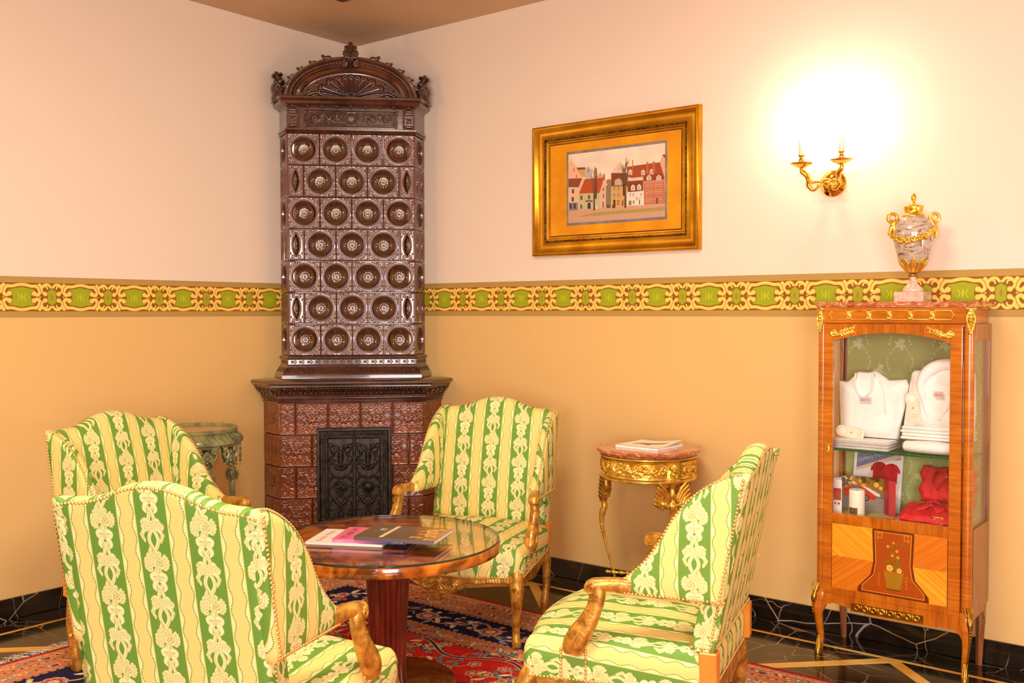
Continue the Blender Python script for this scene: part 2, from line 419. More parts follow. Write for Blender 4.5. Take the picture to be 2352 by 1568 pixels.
def glassy(name, tint=(1, 1, 1), k=.03):
    t = NT(name); t.N.remove(t.b); out = t.N['Material Output']
    tr = t.n('ShaderNodeBsdfTransparent'); tr.inputs[0].default_value = (*tint, 1); gl = t.n('ShaderNodeBsdfGlossy'); gl.inputs['Roughness'].default_value = .01
    lw = t.n('ShaderNodeLayerWeight'); lw.inputs[0].default_value = .5; pw = t.n('ShaderNodeMath', operation='POWER'); pw.inputs[1].default_value = 5; t.l(lw.outputs['Facing'], pw.inputs[0])
    fr = t.n('ShaderNodeMath', operation='MULTIPLY_ADD'); fr.inputs[1].default_value = .94; fr.inputs[2].default_value = k; t.l(pw.outputs[0], fr.inputs[0]); mx = t.n('ShaderNodeMixShader')
    t.l(fr.outputs[0], mx.inputs[0]); t.l(tr.outputs[0], mx.inputs[1]); t.l(gl.outputs[0], mx.inputs[2]); t.l(mx.outputs[0], out.inputs[0]); return t.m
GLASS = glassy('clear_glass'); GLASS_G = glassy('green_edge_glass', (.55, .8, .6)); FILM = glassy('plastic_film', (.97, .97, .95), .004)
GREENED = NT('green_glass_edge').set(.1, 0, col=(26, 92, 40)).m
VERDI = M_noise('grey_green_patina', (112, 118, 84), (166, 164, 112), 22, rough=.3, metal=.15, coat=.3, bump=.3, bscale=80)
MIRROR = NT('mirror_top').set(.06, .9, col=(196, 160, 130)).m
GREENBR = M_noise('old_gilt_bronze', (150, 104, 26), (206, 158, 56), 30, rough=.3, metal=.95, bump=.3, bscale=120)

# ------------------------------------------------------------------ patterned cloth
def damask():
    W_, H_ = .30, .207; B = Board(0, W_-.0004, 0, H_-.0004, .0004).rgb((110, 154, 56))
    cream, line, sh, yel = (250, 236, 176), (192, 186, 92), (222, 200, 104), (226, 204, 100)
    def ink(pts, r, col, a=1.0):
        P = np.asarray(pts, float)
        for oy in (-H_, 0, H_):
            for ox in (-W_, 0, W_): B.ink(B.stroke(P+[ox, oy], r), col, a)
    def sil(pts, r): ink(pts, np.asarray(r)+.0011, line); ink(pts, r, cream)
    rd = random.Random(21); inn = (188, 172, 74)
    for k in range(2):
        X0 = .15*k; Y0 = .1035*k
        T = lambda p: np.asarray(p, float)*[.86, 1]+[X0, Y0]
        def S(p, r, n=6): q = bez(p, n); sil(T(q), np.interp(np.linspace(0, 1, len(q)), np.linspace(0, 1, np.size(r)), np.atleast_1d(r)))
        def LF(x, y, a, L, w_, b=0):
            p, r = leafp(x, y, a, L, w_, b, 6); sil(T(p), r); ink(T(p[1:-1]), .0006, inn, .8)
        def FL(x, y, r, n=5):
            a0 = rd.uniform(0, 6)
            for j in range(n): ink(T([(x+r*.6*cos(a0+6.283*j/n), y+r*.6*sin(a0+6.283*j/n))]), r*.50+.0009, line)
            for j in range(n): ink(T([(x+r*.6*cos(a0+6.283*j/n), y+r*.6*sin(a0+6.283*j/n))]), r*.50, cream)
            for j in range(n): ink(T([(x+r*.3*cos(a0+6.283*(j+.5)/n), y+r*.3*sin(a0+6.283*(j+.5)/n)), (x+r*.9*cos(a0+6.283*(j+.5)/n), y+r*.9*sin(a0+6.283*(j+.5)/n))]), .0005, inn, .8)
            ink(T([(x, y)]), r*.26, inn); ink(T([(x, y)]), r*.14, cream)
        vs = np.linspace(-.02, H_+.02, 90)
        for s in (-1, 1):
            q = np.column_stack([s*.0125*np.sin(2*pi*vs/(H_/2)+.5)+.003*s, vs]); sil(T(q), .0046); ink(T(q+[s*.0016, 0]), .0007, inn, .7)
            for v in vs[::2]: ink(T([(s*.0125*sin(2*pi*v/(H_/2)+.5)+.003*s, v)]), .0008, sh, .8)
        # small garland with hanging sprays
        for s, L in ((-1, .030), (1, .036)):
            S([(0, .158), (s*L*.6, .170), (s*L, .162+.004*s)], [.005, .0075, .003]); S([(0, .152), (s*L*.7, .148), (s*(L+.002), .132), (s*(L-.006), .118)], [.005, .0055, .0045, .002])
            for j in range(4): LF(s*(.016+.005*j), .165-.006*j, (.2+.3*j) if s > 0 else pi-.2-.3*j, .015, .0038, .3)
            for j in range(3): LF(s*(L-.002*j), .138-.007*j, -pi/2+s*(.9-.5*j), .011, .003)
        for x, y, r in ((-.014, .158, .0075), (.0, .150, .008), (.013, .156, .0075), (.004, .163, .007), (-.006, .166, .0065), (.020, .148, .006)): FL(x, y, r)
        # bouquet, rose and bow
        for j in range(5): LF(.006+.004*j, .078, 1.15+.16*j, .026+.003*(j % 2), .0042, .2)
        for j in range(6): LF(-.020, .062, 2.2+.42*j, .024, .0062, -.2)
        for j in range(6): LF(.022, .055, -1.2+.45*j, .022, .0060, .2)
        for j in range(4): LF(.0, .040, -2.4+.5*j, .022, .0055, 0)
        for x, y in ((.014, .080), (.026, .078), (.034, .066), (.020, .068), (.030, .054), (.014, .056), (.036, .046), (.024, .042), (-.026, .048), (-.030, .072), (.004, .076), (-.012, .084)): FL(x, y, rd.uniform(.0062, .0078), rd.choice((5, 6)))
        ink(T([(-.010, .060)]), .0185, line); ink(T([(-.010, .060)]), .0173, cream)
        for j in range(4):
            for a0 in (0.4, 2.5, 4.6):
                q = spiral(-.010, .060, .0145-.0036*j, .0125-.0036*j, a0+j*.9, .25, 8); ink(T(q), .0009, inn)
        for sx in (-1, 1):
            q = bez([(0, .020), (sx*.012, .030), (sx*.024, .024), (sx*.018, .014), (0, .017)], 6); ink(T(q), .0066, line); ink(T(q), .0055, cream); ink(T(bez([(sx*.004, .020), (sx*.014, .023), (sx*.020, .021)], 4)), .0008, inn)
            S([(0, .016), (sx*.014, .006), (sx*.020, -.006), (sx*.014, -.014)], [.0045, .006, .005, .003])
        ink(T([(0, .018)]), .0078, line); ink(T([(0, .018)]), .0067, cream)
        for sx in (-.003, 0, .003): ink(T([(sx, .023), (sx*1.3, .012)]), .0006, inn)
        # cream band between the flower stripes
        c = X0+.075; Yg = B.Y; 
        for ox in (-W_, 0):
            for j, y in enumerate(B.Y):
                cc = c+ox; wv = .0042*sin(2*pi*y/.069)
                i = lambda a: min(max(int(round((a)/B.px)), 0), B.nx)
                def bar(a, b, col):
                    i0, i1 = i(cc+a), i(cc+b)
                    if i1 > i0: B.c[j, i0:i1] = np.array(col)/255.
                bar(-.029, .029, (250, 236, 172)); bar(-.029, -.0275, (222, 200, 70)); bar(.0275, .029, (222, 200, 70))
                bar(-.019+wv, .019+wv, (250, 222, 140))
                dot = (y % .0062) < .0040
                if dot:
                    bar(-.0212+wv, -.0178+wv, (124, 150, 44)); bar(.0178+wv, .0212+wv, (124, 150, 44))
                else:
                    bar(-.0205+wv, -.0195+wv, (196, 184, 80)); bar(.0195+wv, .0205+wv, (196, 184, 80))
                if (y % .010) < .0016: bar(-.0252, -.0238, (180, 180, 80)); bar(.0238, .0252, (180, 180, 80))
                # hatch
                s0 = int((y*1000) % 3)
                a0, a1 = i(cc-.017+wv), i(cc+.017+wv)
                if a1 > a0:
                    xs = np.arange(a0, a1); hh = ((xs+j) % 5) < 2; B.c[j, xs[hh]] *= np.array([.975, .93, .74])
    return B.image('damask_pattern')
DAMASK = damask()
FABRIC = M_img('green_stripe_damask', DAMASK, .55, (1/.30, 1/.207), bumps=.12, spec=.35)

def frieze():
    W_ = .29; B = Board(0, W_-.0006, 0, .195, .0006).rgb((186, 150, 78))
    B.ink(B.rect(-.01, W_+.01, .027, .168), (150, 88, 24)); B.ink(B.rect(-.01, W_+.01, .1665, .1685), (214, 160, 60)); B.ink(B.rect(-.01, W_+.01, .0265, .0285), (206, 150, 60))
    cy = .0975; out, cr, dk, gr = (120, 66, 20), (255, 214, 104), (238, 186, 54), (164, 172, 22)
    def four(pts, r, cols=(cr,), ox=0):
        P = np.asarray(pts, float)
        for sx in (-1, 1):
            for sy in (-1, 1):
                for o in (-W_, 0, W_):
                    Q = P*[sx, sy]+[ox+o, cy]; B.ink(B.stroke(Q, np.asarray(r)+.0016), out)
    def four2(pts, r, col, ox=0):
        P = np.asarray(pts, float)
        for sx in (-1, 1):
            for sy in (-1, 1):
                for o in (-W_, 0, W_): B.ink(B.stroke(P*[sx, sy]+[ox+o, cy], r), col)
    for o in (-W_, 0, W_):
        B.ink(B.poly([(o+.145+x, cy+y) for x, y in [(-.062, -.036), (-.03, -.042), (0, -.048), (.03, -.042), (.062, -.036), (.05, -.02), (.042, 0), (.05, .02), (.062, .036), (.03, .042), (0, .048), (-.03, .042), (-.062, .036), (-.05, .02), (-.042, 0), (-.05, -.02)]]), gr)
        B.ink(B.poly([(o+x, cy+y) for x, y in [(0, -.041), (.024, -.024), (.02, 0), (.024, .024), (0, .041), (-.024, .024), (-.02, 0), (-.024, -.024)]]), gr)
        B.ink(B.stroke([(o, cy-.008), (o, cy+.008)], .0042), (130, 60, 30)); B.ink(B.stroke([(o, cy-.008), (o, cy+.008)], .0032), (236, 104, 92))
        for dx, h in ((-.019, .016), (.019, .016)): B.ink(B.stroke(bez([(o+.145+dx, cy-h), (o+.145+dx*.6, cy), (o+.145+dx, cy+h)], 6), .0026), (196, 198, 30))
        B.ink(B.stroke([(o+.145, cy-.017), (o+.145, cy), (o+.145, cy+.017)], [.002, .0045, .002]), (204, 204, 24))
    big = [(bez([(.060, .017), (.074, .010), (.086, .024), (.076, .046), (.064, .052)], 7), .0085), (bez([(.070, .053), (.045, .052), (.02, .058), (0, .0605)], 7), .0078), ([(.058, .017)], .0125)]
    for p, r in big: four(p, r, ox=.145)
    for p, r in big: four2(p, r, dk, .145)
    for p, r in big: four2(p, np.asarray(r)*.78, cr, .145)
    sm = [([(.033, .0155)], .0115), (bez([(.040, .018), (.050, .030), (.050, .044), (.060, .058)], 7), [.006]*8+[.005]*7+[.008]*6+[.009]), (bez([(.052, .040), (.038, .058), (.018, .060), (.006, .048)], 7), .0066), (bez([(.04, .052), (.026, .050), (.022, .040)], 6), .004)]
    for p, r in sm: four(p, r if np.ndim(r) == 0 else np.interp(np.linspace(0, 1, len(p)), np.linspace(0, 1, len(r)), r))
    for col, k in ((dk, 1), (cr, .74)):
        for p, r in sm: four2(p, (np.asarray(r) if np.ndim(r) == 0 else np.interp(np.linspace(0, 1, len(p)), np.linspace(0, 1, len(r)), r))*k, col)
    for o in (-W_, 0, W_):
        for sx in (-1, 1):
            x = o+.145+sx*.0865; B.ink(B.poly([(x-.008, cy), (x, cy-.008), (x+.008, cy), (x, cy+.008)]), out); B.ink(B.poly([(x-.006, cy), (x, cy-.006), (x+.006, cy), (x, cy+.006)]), dk)
    return B.image('frieze_pattern')
FRIEZE = M_img('painted_frieze', frieze(), .7, (1/.29, 1/.195), ext='REPEAT')

def carpet():
    x0, x1, y0, y1 = 0, 4.2, 0, 2.9; B = Board(x0, x1, y0, y1, .0025).rgb((206, 44, 40)); r_ = random.Random(5)
    X, Y = np.meshgrid(B.X, B.Y); d = np.minimum(np.minimum(X, x1-X), np.minimum(Y, y1-Y))
    def band(a, b, col): B.c[(d >= a) & (d < b)] = np.array(col)/255.
    band(0, .022, (170, 46, 44)); band(.022, .25, (206, 136, 92)); band(.022, .035, (206, 150, 110)); band(.115, .125, (120, 60, 50)); band(.235, .25, (84, 44, 40)); band(.25, .46, (38, 34, 66)); band(.46, .475, (90, 46, 40)); band(.475, .575, (200, 134, 94)); band(.575, .59, (60, 36, 50))
    pal = [(240, 200, 150), (226, 146, 110), (134, 144, 160), (216, 60, 52), (62, 64, 108), (248, 220, 168), (224, 156, 66), (120, 134, 116)]
    def flower(x, y, r, cols, n=8):
        for k in range(n):
            a = 2*pi*k/n; B.ink(B.stroke([(x+r*.68*cos(a), y+r*.68*sin(a))], r*.36), cols[0])
            B.ink(B.stroke([(x+r*.68*cos(a), y+r*.68*sin(a))], r*.2), cols[3])
        B.ink(B.stroke([(x, y)], r*.62), cols[1]); B.ink(B.stroke([(x, y)], r*.42), cols[2]); B.ink(B.stroke([(x, y)], r*.16), cols[0])
    def ring(dd, step, fn):
        L = [((x0+dd, y0+dd), (x1-dd, y0+dd)), ((x1-dd, y0+dd), (x1-dd, y1-dd)), ((x1-dd, y1-dd), (x0+dd, y1-dd)), ((x0+dd, y1-dd), (x0+dd, y0+dd))]
        for (ax, ay), (bx, by) in L:
            n = int(round(math.hypot(bx-ax, by-ay)/step)); ang = atan2(by-ay, bx-ax)
            for k in range(n): fn(ax+(bx-ax)*(k+.5)/n, ay+(by-ay)*(k+.5)/n, ang, k)
    def guard(x, y, a, k):
        c = pal[k % 3]; c2 = pal[3+(k % 3)]
        ex, ey = cos(a), sin(a)
        B.ink(B.stroke([(x-ex*.012, y-ey*.012), (x+ex*.012, y+ey*.012)], .013), c); B.ink(B.stroke([(x, y)], .007), c2)
        for s in (-1, 1):
            lp, lr = leafp(x+ex*.014*s, y+ey*.014*s, a+(0 if s > 0 else pi)+.7*(1 if k % 2 else -1), .034, .007, .5, 5); B.ink(B.stroke(lp, lr), pal[(k+2) % 8])
    ring(.075, .058, guard); ring(.18, .052, guard); ring(.525, .055, guard)
    def dash(x, y, a, k): B.ink(B.stroke([(x-.008*cos(a), y-.008*sin(a)), (x+.008*cos(a), y+.008*sin(a))], .004), (228, 190, 150))
    for dd in (.043, .12, .242, .468, .582): ring(dd, .034, dash)
    def main(x, y, a, k):
        nx_, ny_ = -sin(a), cos(a); ex, ey = cos(a), sin(a)
        pts = [(x+ex*t+nx_*.062*sin(t*16+k*0)*1, y+ey*t+ny_*.062*sin(t*16)) for t in np.linspace(-.2, .2, 22)]
        B.ink(B.stroke(pts, .007), (214, 160, 120))
        for q in range(6):
            t = -.17+q*.07; lp, lr = leafp(x+ex*t+nx_*.06*sin(t*16), y+ey*t+ny_*.06*sin(t*16), a+r_.uniform(0, 6.3), .075, .013, r_.uniform(-2, 2), 7)
            B.ink(B.stroke(lp, lr+.002), (60, 40, 50)); B.ink(B.stroke(lp, lr), pal[r_.randrange(8)])
        for q in range(26):
            t = r_.uniform(-.2, .2); o_ = r_.uniform(-.092, .092); xx, yy = x+ex*t+nx_*o_, y+ey*t+ny_*o_; c_ = pal[r_.randrange(8)]
            if q % 3 == 0: lp, lr = leafp(xx, yy, r_.uniform(0, 6.3), .05, .010, r_.uniform(-2, 2), 6); B.ink(B.stroke(lp, lr+.0025), pal[4] if c_ != pal[4] else pal[0]); B.ink(B.stroke(lp, lr), c_)
            elif q % 3 == 1: B.ink(B.stroke([(xx, yy)], .013), pal[0]); B.ink(B.stroke([(xx, yy)], .009), c_); B.ink(B.stroke([(xx, yy)], .004), pal[5])
            else: B.ink(B.stroke(bez([(xx, yy), (xx+.02, yy+r_.uniform(-.03, .03)), (xx+.045, yy+r_.uniform(-.03, .03))], 4), .0032), pal[0])
        flower(x+nx_*.01, y+ny_*.01, .055, [(214, 160, 120), (180, 60, 56), (226, 190, 140), (120, 124, 140)], 10)
        flower(x+ex*.2, y+ey*.2, .036, [(110, 116, 140), (214, 150, 110), (176, 50, 48), (226, 190, 140)], 7)
    ring(.355, .40, main)
    # field
    B2 = [(x, y) for x in np.arange(.70, 3.6, .125) for y in np.arange(.66, 2.3, .125)]
    for (x, y) in B2:
        x += r_.uniform(-.05, .05); y += r_.uniform(-.05, .05)
        p = [(x, y)]; a = r_.uniform(0, 6.3)
        for q in range(9): a += r_.uniform(-.5, .9); p.append((p[-1][0]+.03*cos(a), p[-1][1]+.03*sin(a)))
        B.ink(B.stroke(bez(p, 3), .0036), (216, 160, 110))
        for q in range(1, 9, 2):
            lp, lr = leafp(*p[q], r_.uniform(0, 6.3), .055, .011, r_.uniform(-1.5, 1.5), 6); B.ink(B.stroke(lp, lr+.002), (60, 34, 44)); B.ink(B.stroke(lp, lr), pal[r_.choice([0, 2, 5, 6, 7, 4])])
    for (x, y) in B2:
        x += r_.uniform(-.06, .06); y += r_.uniform(-.06, .06); t = r_.random()
        if t < .3: flower(x, y, r_.uniform(.045, .065), [(70, 66, 100), (226, 186, 140), (206, 120, 60), (196, 190, 180)], 10)
        elif t < .75: flower(x, y, .03, [(222, 190, 150), (196, 60, 60), (226, 190, 120), (120, 126, 150)], 6)
        else: flower(x, y, .022, [(110, 120, 130), (232, 200, 150), (180, 50, 50), (60, 60, 90)], 5)
    # scalloped edge of the field
    def scal(x, y, a, k):
        nx_, ny_ = -sin(a), cos(a); ex, ey = cos(a), sin(a)
        p = [(x+ex*t+nx_*.05*cos(t*13.5), y+ey*t+ny_*.05*cos(t*13.5)) for t in np.linspace(-.235, .235, 24)]
        B.ink(B.stroke(p, .012), (222, 176, 132)); B.ink(B.stroke(p, .006), (54, 48, 84))
    ring(.66, .47, scal)
    n_ = rng.rand(B.ny//2+1, B.nx//2+1); B.c *= (.86+.28*np.kron(n_, np.ones((2, 2)))[:B.ny, :B.nx, None])
    return B.image('carpet_pattern')
def carpet_mat():
    t = NT('persian_carpet'); c = t.n('ShaderNodeTexCoord'); m = t.n('ShaderNodeMapping'); m.inputs['Scale'].default_value = (1/4.2, 1/2.9, 1); t.l(c.outputs['UV'], m.inputs[0])
    x = t.n('ShaderNodeTexImage'); x.image = carpet(); t.l(m.outputs[0], x.inputs[0]); t.l(x.outputs[0], t.b.inputs['Base Color'])
    t.bump(t.noise(t.coord(), 500, 2), .4, .002); t.set(.95, 0, 0, .1); return t.m
CARPET = carpet_mat()
# ------------------------------------------------------------------ room shell
RX, RY, RH = 7.6, -8.0, 3.148
def wall_paint():
    t = NT('two_tone_wall_paint'); g = t.n('ShaderNodeNewGeometry'); sp = t.n('ShaderNodeSeparateXYZ'); t.l(g.outputs['Position'], sp.inputs[0])
    d = t.n('ShaderNodeMath', operation='DIVIDE'); d.inputs[1].default_value = 3.2; t.l(sp.outputs[2], d.inputs[0])
    c = t.ramp(d.outputs[0], [(0, (234, 192, 124)), (1.5/3.2, (243, 224, 206))], 'CONSTANT')
    t.l(c, t.b.inputs['Base Color']); t.bump(t.noise(t.coord(), 140, 2), .06, .001); t.set(.75, 0, 0, .25); return t.m
WALL = wall_paint()
CEIL = M_noise('ceiling_paint', (206, 172, 138), (214, 180, 146), 2, rough=.8)
def quad(name, pts, mat, kind='structure'):
    m = MB(); m.add(pts, [(0, 1, 2, 3)]); o = m.build(name, mat, smooth=False); o['kind'] = kind; return o
T = .12
def slab(name, x0, x1, y0, y1, z0, z1, mat):
    m = MB(); m.add(*P_box(x0, x1, y0, y1, z0, z1)); o = m.build(name, mat, smooth=False); o['kind'] = 'structure'; return o
floor = slab('floor', -T, RX+T, RY-T, T, -.1, 0, MARBLE)
ceiling = slab('ceiling', -T, RX+T, RY-T, T, RH, RH+.1, CEIL)
wall_l = slab('wall_left', -T, 0, RY, T, 0, RH, WALL)
wall_b = slab('wall_back', 0, RX, 0, T, 0, RH, WALL)
slab('wall_right', RX, RX+T, RY, T, 0, RH, WALL); slab('wall_front', -T, RX+T, RY-T, RY, 0, RH, WALL)
# painted frieze bands, paper thin strips on the walls
m = MB(); m.add([(0.0012, RY, 1.427), (0.0012, 0, 1.427), (.0012, 0, 1.622), (.0012, RY, 1.622)], [(0, 1, 2, 3)], [(RY+.98+.145, 0), (.98+.145, 0), (.98+.145, .195), (RY+.98+.145, .195)])
m.build('trim_1', FRIEZE, smooth=False)['kind'] = 'structure'
m = MB(); m.add([(0, -.0012, 1.427), (RX, -.0012, 1.427), (RX, -.0012, 1.622), (0, -.0012, 1.622)], [(0, 1, 2, 3)], [(-.766+.145, 0), (RX-.766+.145, 0), (RX-.766+.145, .195), (-.766+.145, .195)])
m.build('trim_2', FRIEZE, smooth=False)['kind'] = 'structure'
def base(name, x0, x1, y0, y1):
    m = MB(); m.add(*P_box(x0, x1, y0, y1, 0, .1, .003)); m.build(name, MARBLE, smooth=False)['kind'] = 'structure'
base('baseboard_left', 0, .016, RY, -.016); base('baseboard_back', 0, RX, -.016, 0)
base('baseboard_right', RX-.016, RX, RY, -.016); base('baseboard_front', 0, RX, RY, RY+.016)
# yellow marble strips set in the floor
def strip(ax, ay, bx, by, w_, z=.0012):
    d = np.array([bx-ax, by-ay]); d /= np.linalg.norm(d); n_ = np.array([-d[1], d[0]])*w_/2
    p = [(ax, ay)-n_, (bx, by)-n_, (bx, by)+n_, (ax, ay)+n_]
    m = MB(); m.add(*P_ngon([tuple(q) for q in p], 0, z)); o = m.build('marble_strip', STRIP, floor, smooth=False)
strip(.2, -.2, 7.4, -.2, .018); strip(.2, -.2, .2, -7.8, .018)
for k in range(4):
    x = 1.59+1.87*(k-1)
    if x > 0: strip(x, -.215, x+.935, -1.15, .05, .0016); 
    strip(max(x, -0)+1.87-.935 if x > 0 else x+.935, -1.15, x+1.87, -.215, .05, .0020) if x+1.87 < 7.3 else None
for k in range(4):
    y = -.775-1.87*k
    strip(.215, y, 1.15, y-.935, .05, .0016); strip(1.15, y-.935, .215, y-1.87, .05, .0020)
# dark ceiling coffer moulding
m = MB(); m.add(*P_mould([(.71, -.74), (6.9, -.74), (6.9, -7.3), (.71, -7.3)], [(0, 3.147), (0, 3.118), (.03, 3.10), (.11, 3.10), (.13, 3.125), (.13, 3.147)], True))
m.build('trim_3', M_noise('dark_ceiling_moulding', (74, 46, 22), (96, 62, 32), 8, rough=.5), smooth=False)['kind'] = 'structure'

# ------------------------------------------------------------------ tiled stove
stove = empty('tiled_stove', (0, 0, 0), pi/4, 'tall brown glazed tile stove with arched crown standing in the room corner', 'stove')
LB = [(-.519, -.527), (-.415, -.69), (.415, -.69), (.519, -.527)]
TB = [(-.424, -.432), (-.366, -.60), (.366, -.60), (.424, -.432)]
IN = lambda path, d: [tuple(p) for p in offset_path(path, -d)]
def core(name, path, z0, z1, back, mat=GLAZE_DK):
    poly = [tuple(p) for p in path]+[(back, -back-.01), (-back, -back-.01)]
    MB().add(*P_ngon(poly, z0, z1)).build(name, mat, stove, smooth=False)
core('lower_core', IN(LB, .014), 0.0, 1.03, .08); core('tower_core', IN(TB, .047), 1.03, 2.66, .08)

def tile_edge(B, d=.013, rim=.004, rw=.006):
    X, Y = np.meshgrid(B.X, B.Y); e = np.minimum(np.minimum(X-B.X[0], B.X[-1]-X), np.minimum(Y-B.Y[0], B.Y[-1]-Y))
    B.z += rim*np.clip(1-np.abs(e-rw*.7)/(rw*.7), 0, 1); B.z[e < B.px*.5] = -d; return B
def corner_scrolls(B, cx, cy, R, h=.0035):
    for sx in (-1, 1):
        for sy in (-1, 1):
            x, y = cx+sx*R, cy+sy*R
            a0 = atan2(-sy, -sx)
            B.up(B.stroke(spiral(x-sx*.012, y-sy*.012, .009, .002, a0, sx*sy*1.2, 14), .0026), h)
            for q, (dx, dy) in enumerate(((.004, -.026), (-.026+.0, .004))):
                B.up(B.stroke([(x+sx*dx*1, y+sy*dy*1)], .0042), h)
            B.up(B.stroke(bez([(x-sx*.020, y-sy*.002), (x-sx*.034, y+sy*.002), (x-sx*.044, y+sy*.004)], 3), .0024), h*.8)
            B.up(B.stroke(bez([(x-sx*.002, y-sy*.020), (x+sx*.002, y-sy*.034), (x+sx*.004, y-sy*.044)], 3), .0024), h*.8)
def bowl_tile():
    s = .0905; B = Board(-s, s, -s, s, s/36); X, Y = np.meshgrid(B.X, B.Y); R = np.hypot(X, Y)
    corner_scrolls(B, 0, 0, .078)
    B.z[R < .081] = np.minimum(B.z[R < .081], 0)
    B.z += .006*np.clip(1-((R-.0725)/.005)**2, 0, 1)
    B.z += .003*np.clip(1-((R-.0810)/.003)**2, 0, 1)
    q = np.clip(R/.0675, 0, 1); bowl = -.039*np.sqrt(np.clip(1-q**2.2, 0, 1))
    a = np.arctan2(Y, X); med = .0018*np.clip(1-((R-.019)/.010)**2, 0, 1)*(.6+.4*np.cos(12*a))+.005*np.clip(1-(R/.0075)**2, 0, 1)-.002*np.clip(1-(R/.0035)**2, 0, 1)+.002*np.clip(1-((R-.0105)/.002)**2, 0, 1)
    B.z = np.where(R < .0675, bowl+med, B.z); tile_edge(B, .046)
    V, F, UV = B.surf(lambda X, Y, Z: np.stack([X, -Z, Y], -1))
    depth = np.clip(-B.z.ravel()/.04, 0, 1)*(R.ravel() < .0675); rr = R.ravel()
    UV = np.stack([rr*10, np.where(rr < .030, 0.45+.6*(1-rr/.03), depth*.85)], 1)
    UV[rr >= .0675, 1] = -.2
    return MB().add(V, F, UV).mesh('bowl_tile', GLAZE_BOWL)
def lens_tile(w_):
    sx, s = w_/2, .0905; B = Board(-sx, sx, -s, s, s/36); X, Y = np.meshgrid(B.X, B.Y); hw = sx*.42
    for sy in (-1, 1):
        for q in (-1, 1):
            B.up(B.stroke(spiral(q*sx*.45, sy*.070, .009, .002, pi/2, q*1.2, 12), .0025), .0035); B.up(B.stroke([(q*sx*.72, sy*.050)], .004), .003)
    k = np.abs(X)/hw+(np.abs(Y)/.064)**2
    B.z += .006*np.clip(1-((k-1.15)/.18)**2, 0, 1); B.z = np.where(k < 1, -.026*np.sqrt(np.clip(1-k, 0, 1)), B.z); tile_edge(B, .046)
    V, F, UV = B.surf(lambda X, Y, Z: np.stack([X, -Z, Y], -1)); kk = k.ravel()
    UV = np.stack([kk, np.where(kk < 1, .3+.5*(1-kk), -.2)], 1)
    return MB().add(V, F, UV).mesh('lens_tile', GLAZE_BOWL)
def star_tile(w_=.181):
    s, sx = .0905, w_/2; B = Board(-sx, sx, -s, s, s/36); S = B.stroke; h = .0038
    full = w_ > .15
    if full:
        star = []
        for k in range(16):
            a = pi/8*k; r = .062 if k % 2 == 0 else .043; star.append((r*cos(a), r*sin(a)))
        star.append(star[0]); B.up(S(star, .0032), h)
        st2 = [(x*.74, y*.74) for x, y in star]; B.up(S(st2, .0016), h*.6)
        for k in range(8):
            a = pi/4*k+.2; B.up(S(*leafp(.008*cos(a), .008*sin(a), a, .024, .0085, 0, 5)), .010)
        B.up(S([(0, 0)], .007), .005)
        for sx_ in (-1, 1):
            for sy in (-1, 1):
                x, y = sx_*.068, sy*.068
                B.up(S(spiral(x, y, .014, .003, atan2(-sy, -sx_), sx_*sy*1.1, 14), .0028), h)
                B.up(S(bez([(sx_*.030, sy*.080), (sx_*.045, sy*.070), (sx_*.036, sy*.056)], 4), .0026), h); B.up(S(bez([(sx_*.080, sy*.030), (sx_*.070, sy*.045), (sx_*.056, sy*.036)], 4), .0026), h)
                B.up(S([(sx_*.052, sy*.052)], .0045), h)
        for dx, dy in ((0, 1), (0, -1), (1, 0), (-1, 0)):
            B.up(S([(dx*.074-dy*.010, dy*.074-dx*.010), (dx*.084, dy*.084), (dx*.074+dy*.010, dy*.074+dx*.010), (dx*.064, dy*.064), (dx*.074-dy*.010, dy*.074-dx*.010)], .0022), h)
    else:
        for sy in (-1, 1):
            for q in (-1, 1):
                B.up(S(spiral(q*sx*.45, sy*.066, .012, .003, pi/2*sy, q*sy*1.1, 12), .0026), h); B.up(S(bez([(q*sx*.8, sy*.04), (q*sx*.2, sy*.03), (q*sx*.5, sy*.008)], 4), .0026), h)
        B.up(S([(0, .03), (.014, 0), (0, -.03), (-.014, 0), (0, .03)], .0024), h); B.up(S([(0, 0)], .006), .006)
        for sy in (-1, 1): B.up(S(*leafp(0, sy*.034, sy*pi/2, .03, .006)), h)
    tile_edge(B, rim=.005, rw=.007)
    return MB().add(*B.surf(lambda X, Y, Z: np.stack([X, -Z, Y], -1))).mesh('star_tile', GLAZE_RED)
ME_B = bowl_tile(); ME_L = lens_tile(.0895); ME_S = star_tile(); ME_H = star_tile(.0895)
PT = .1844
def put(me, x, y, z, rz=0, sx=1.0, name='tile'):
    o = link(name, me, stove, (x, y, z), (0, 0, rz)); o.scale = (sx*1.006, 1, 1.008); return o
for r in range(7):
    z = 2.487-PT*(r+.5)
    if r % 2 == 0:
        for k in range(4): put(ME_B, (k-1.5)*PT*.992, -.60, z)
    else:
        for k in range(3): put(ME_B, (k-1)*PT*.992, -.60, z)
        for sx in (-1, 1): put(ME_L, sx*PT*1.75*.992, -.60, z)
    for sx in (-1, 1):
        a = atan2(-.058*0-.168, .058); t = np.array([.058, -.168]); Lt = np.linalg.norm(t); t /= Lt; n_ = np.array([t[1], -t[0]])
        phi = atan2(n_[0], -n_[1])*(1 if sx < 0 else -1)
        mx, my = sx*(.424+.366)/2, -.516
        if r % 2 == 0: put(ME_B, mx, my, z, phi, Lt/.184)
        else:
            for q in (-1, 1): put(ME_L, mx+q*Lt/4*t[0]*(-sx), my+q*Lt/4*t[1], z, phi, Lt/.184)
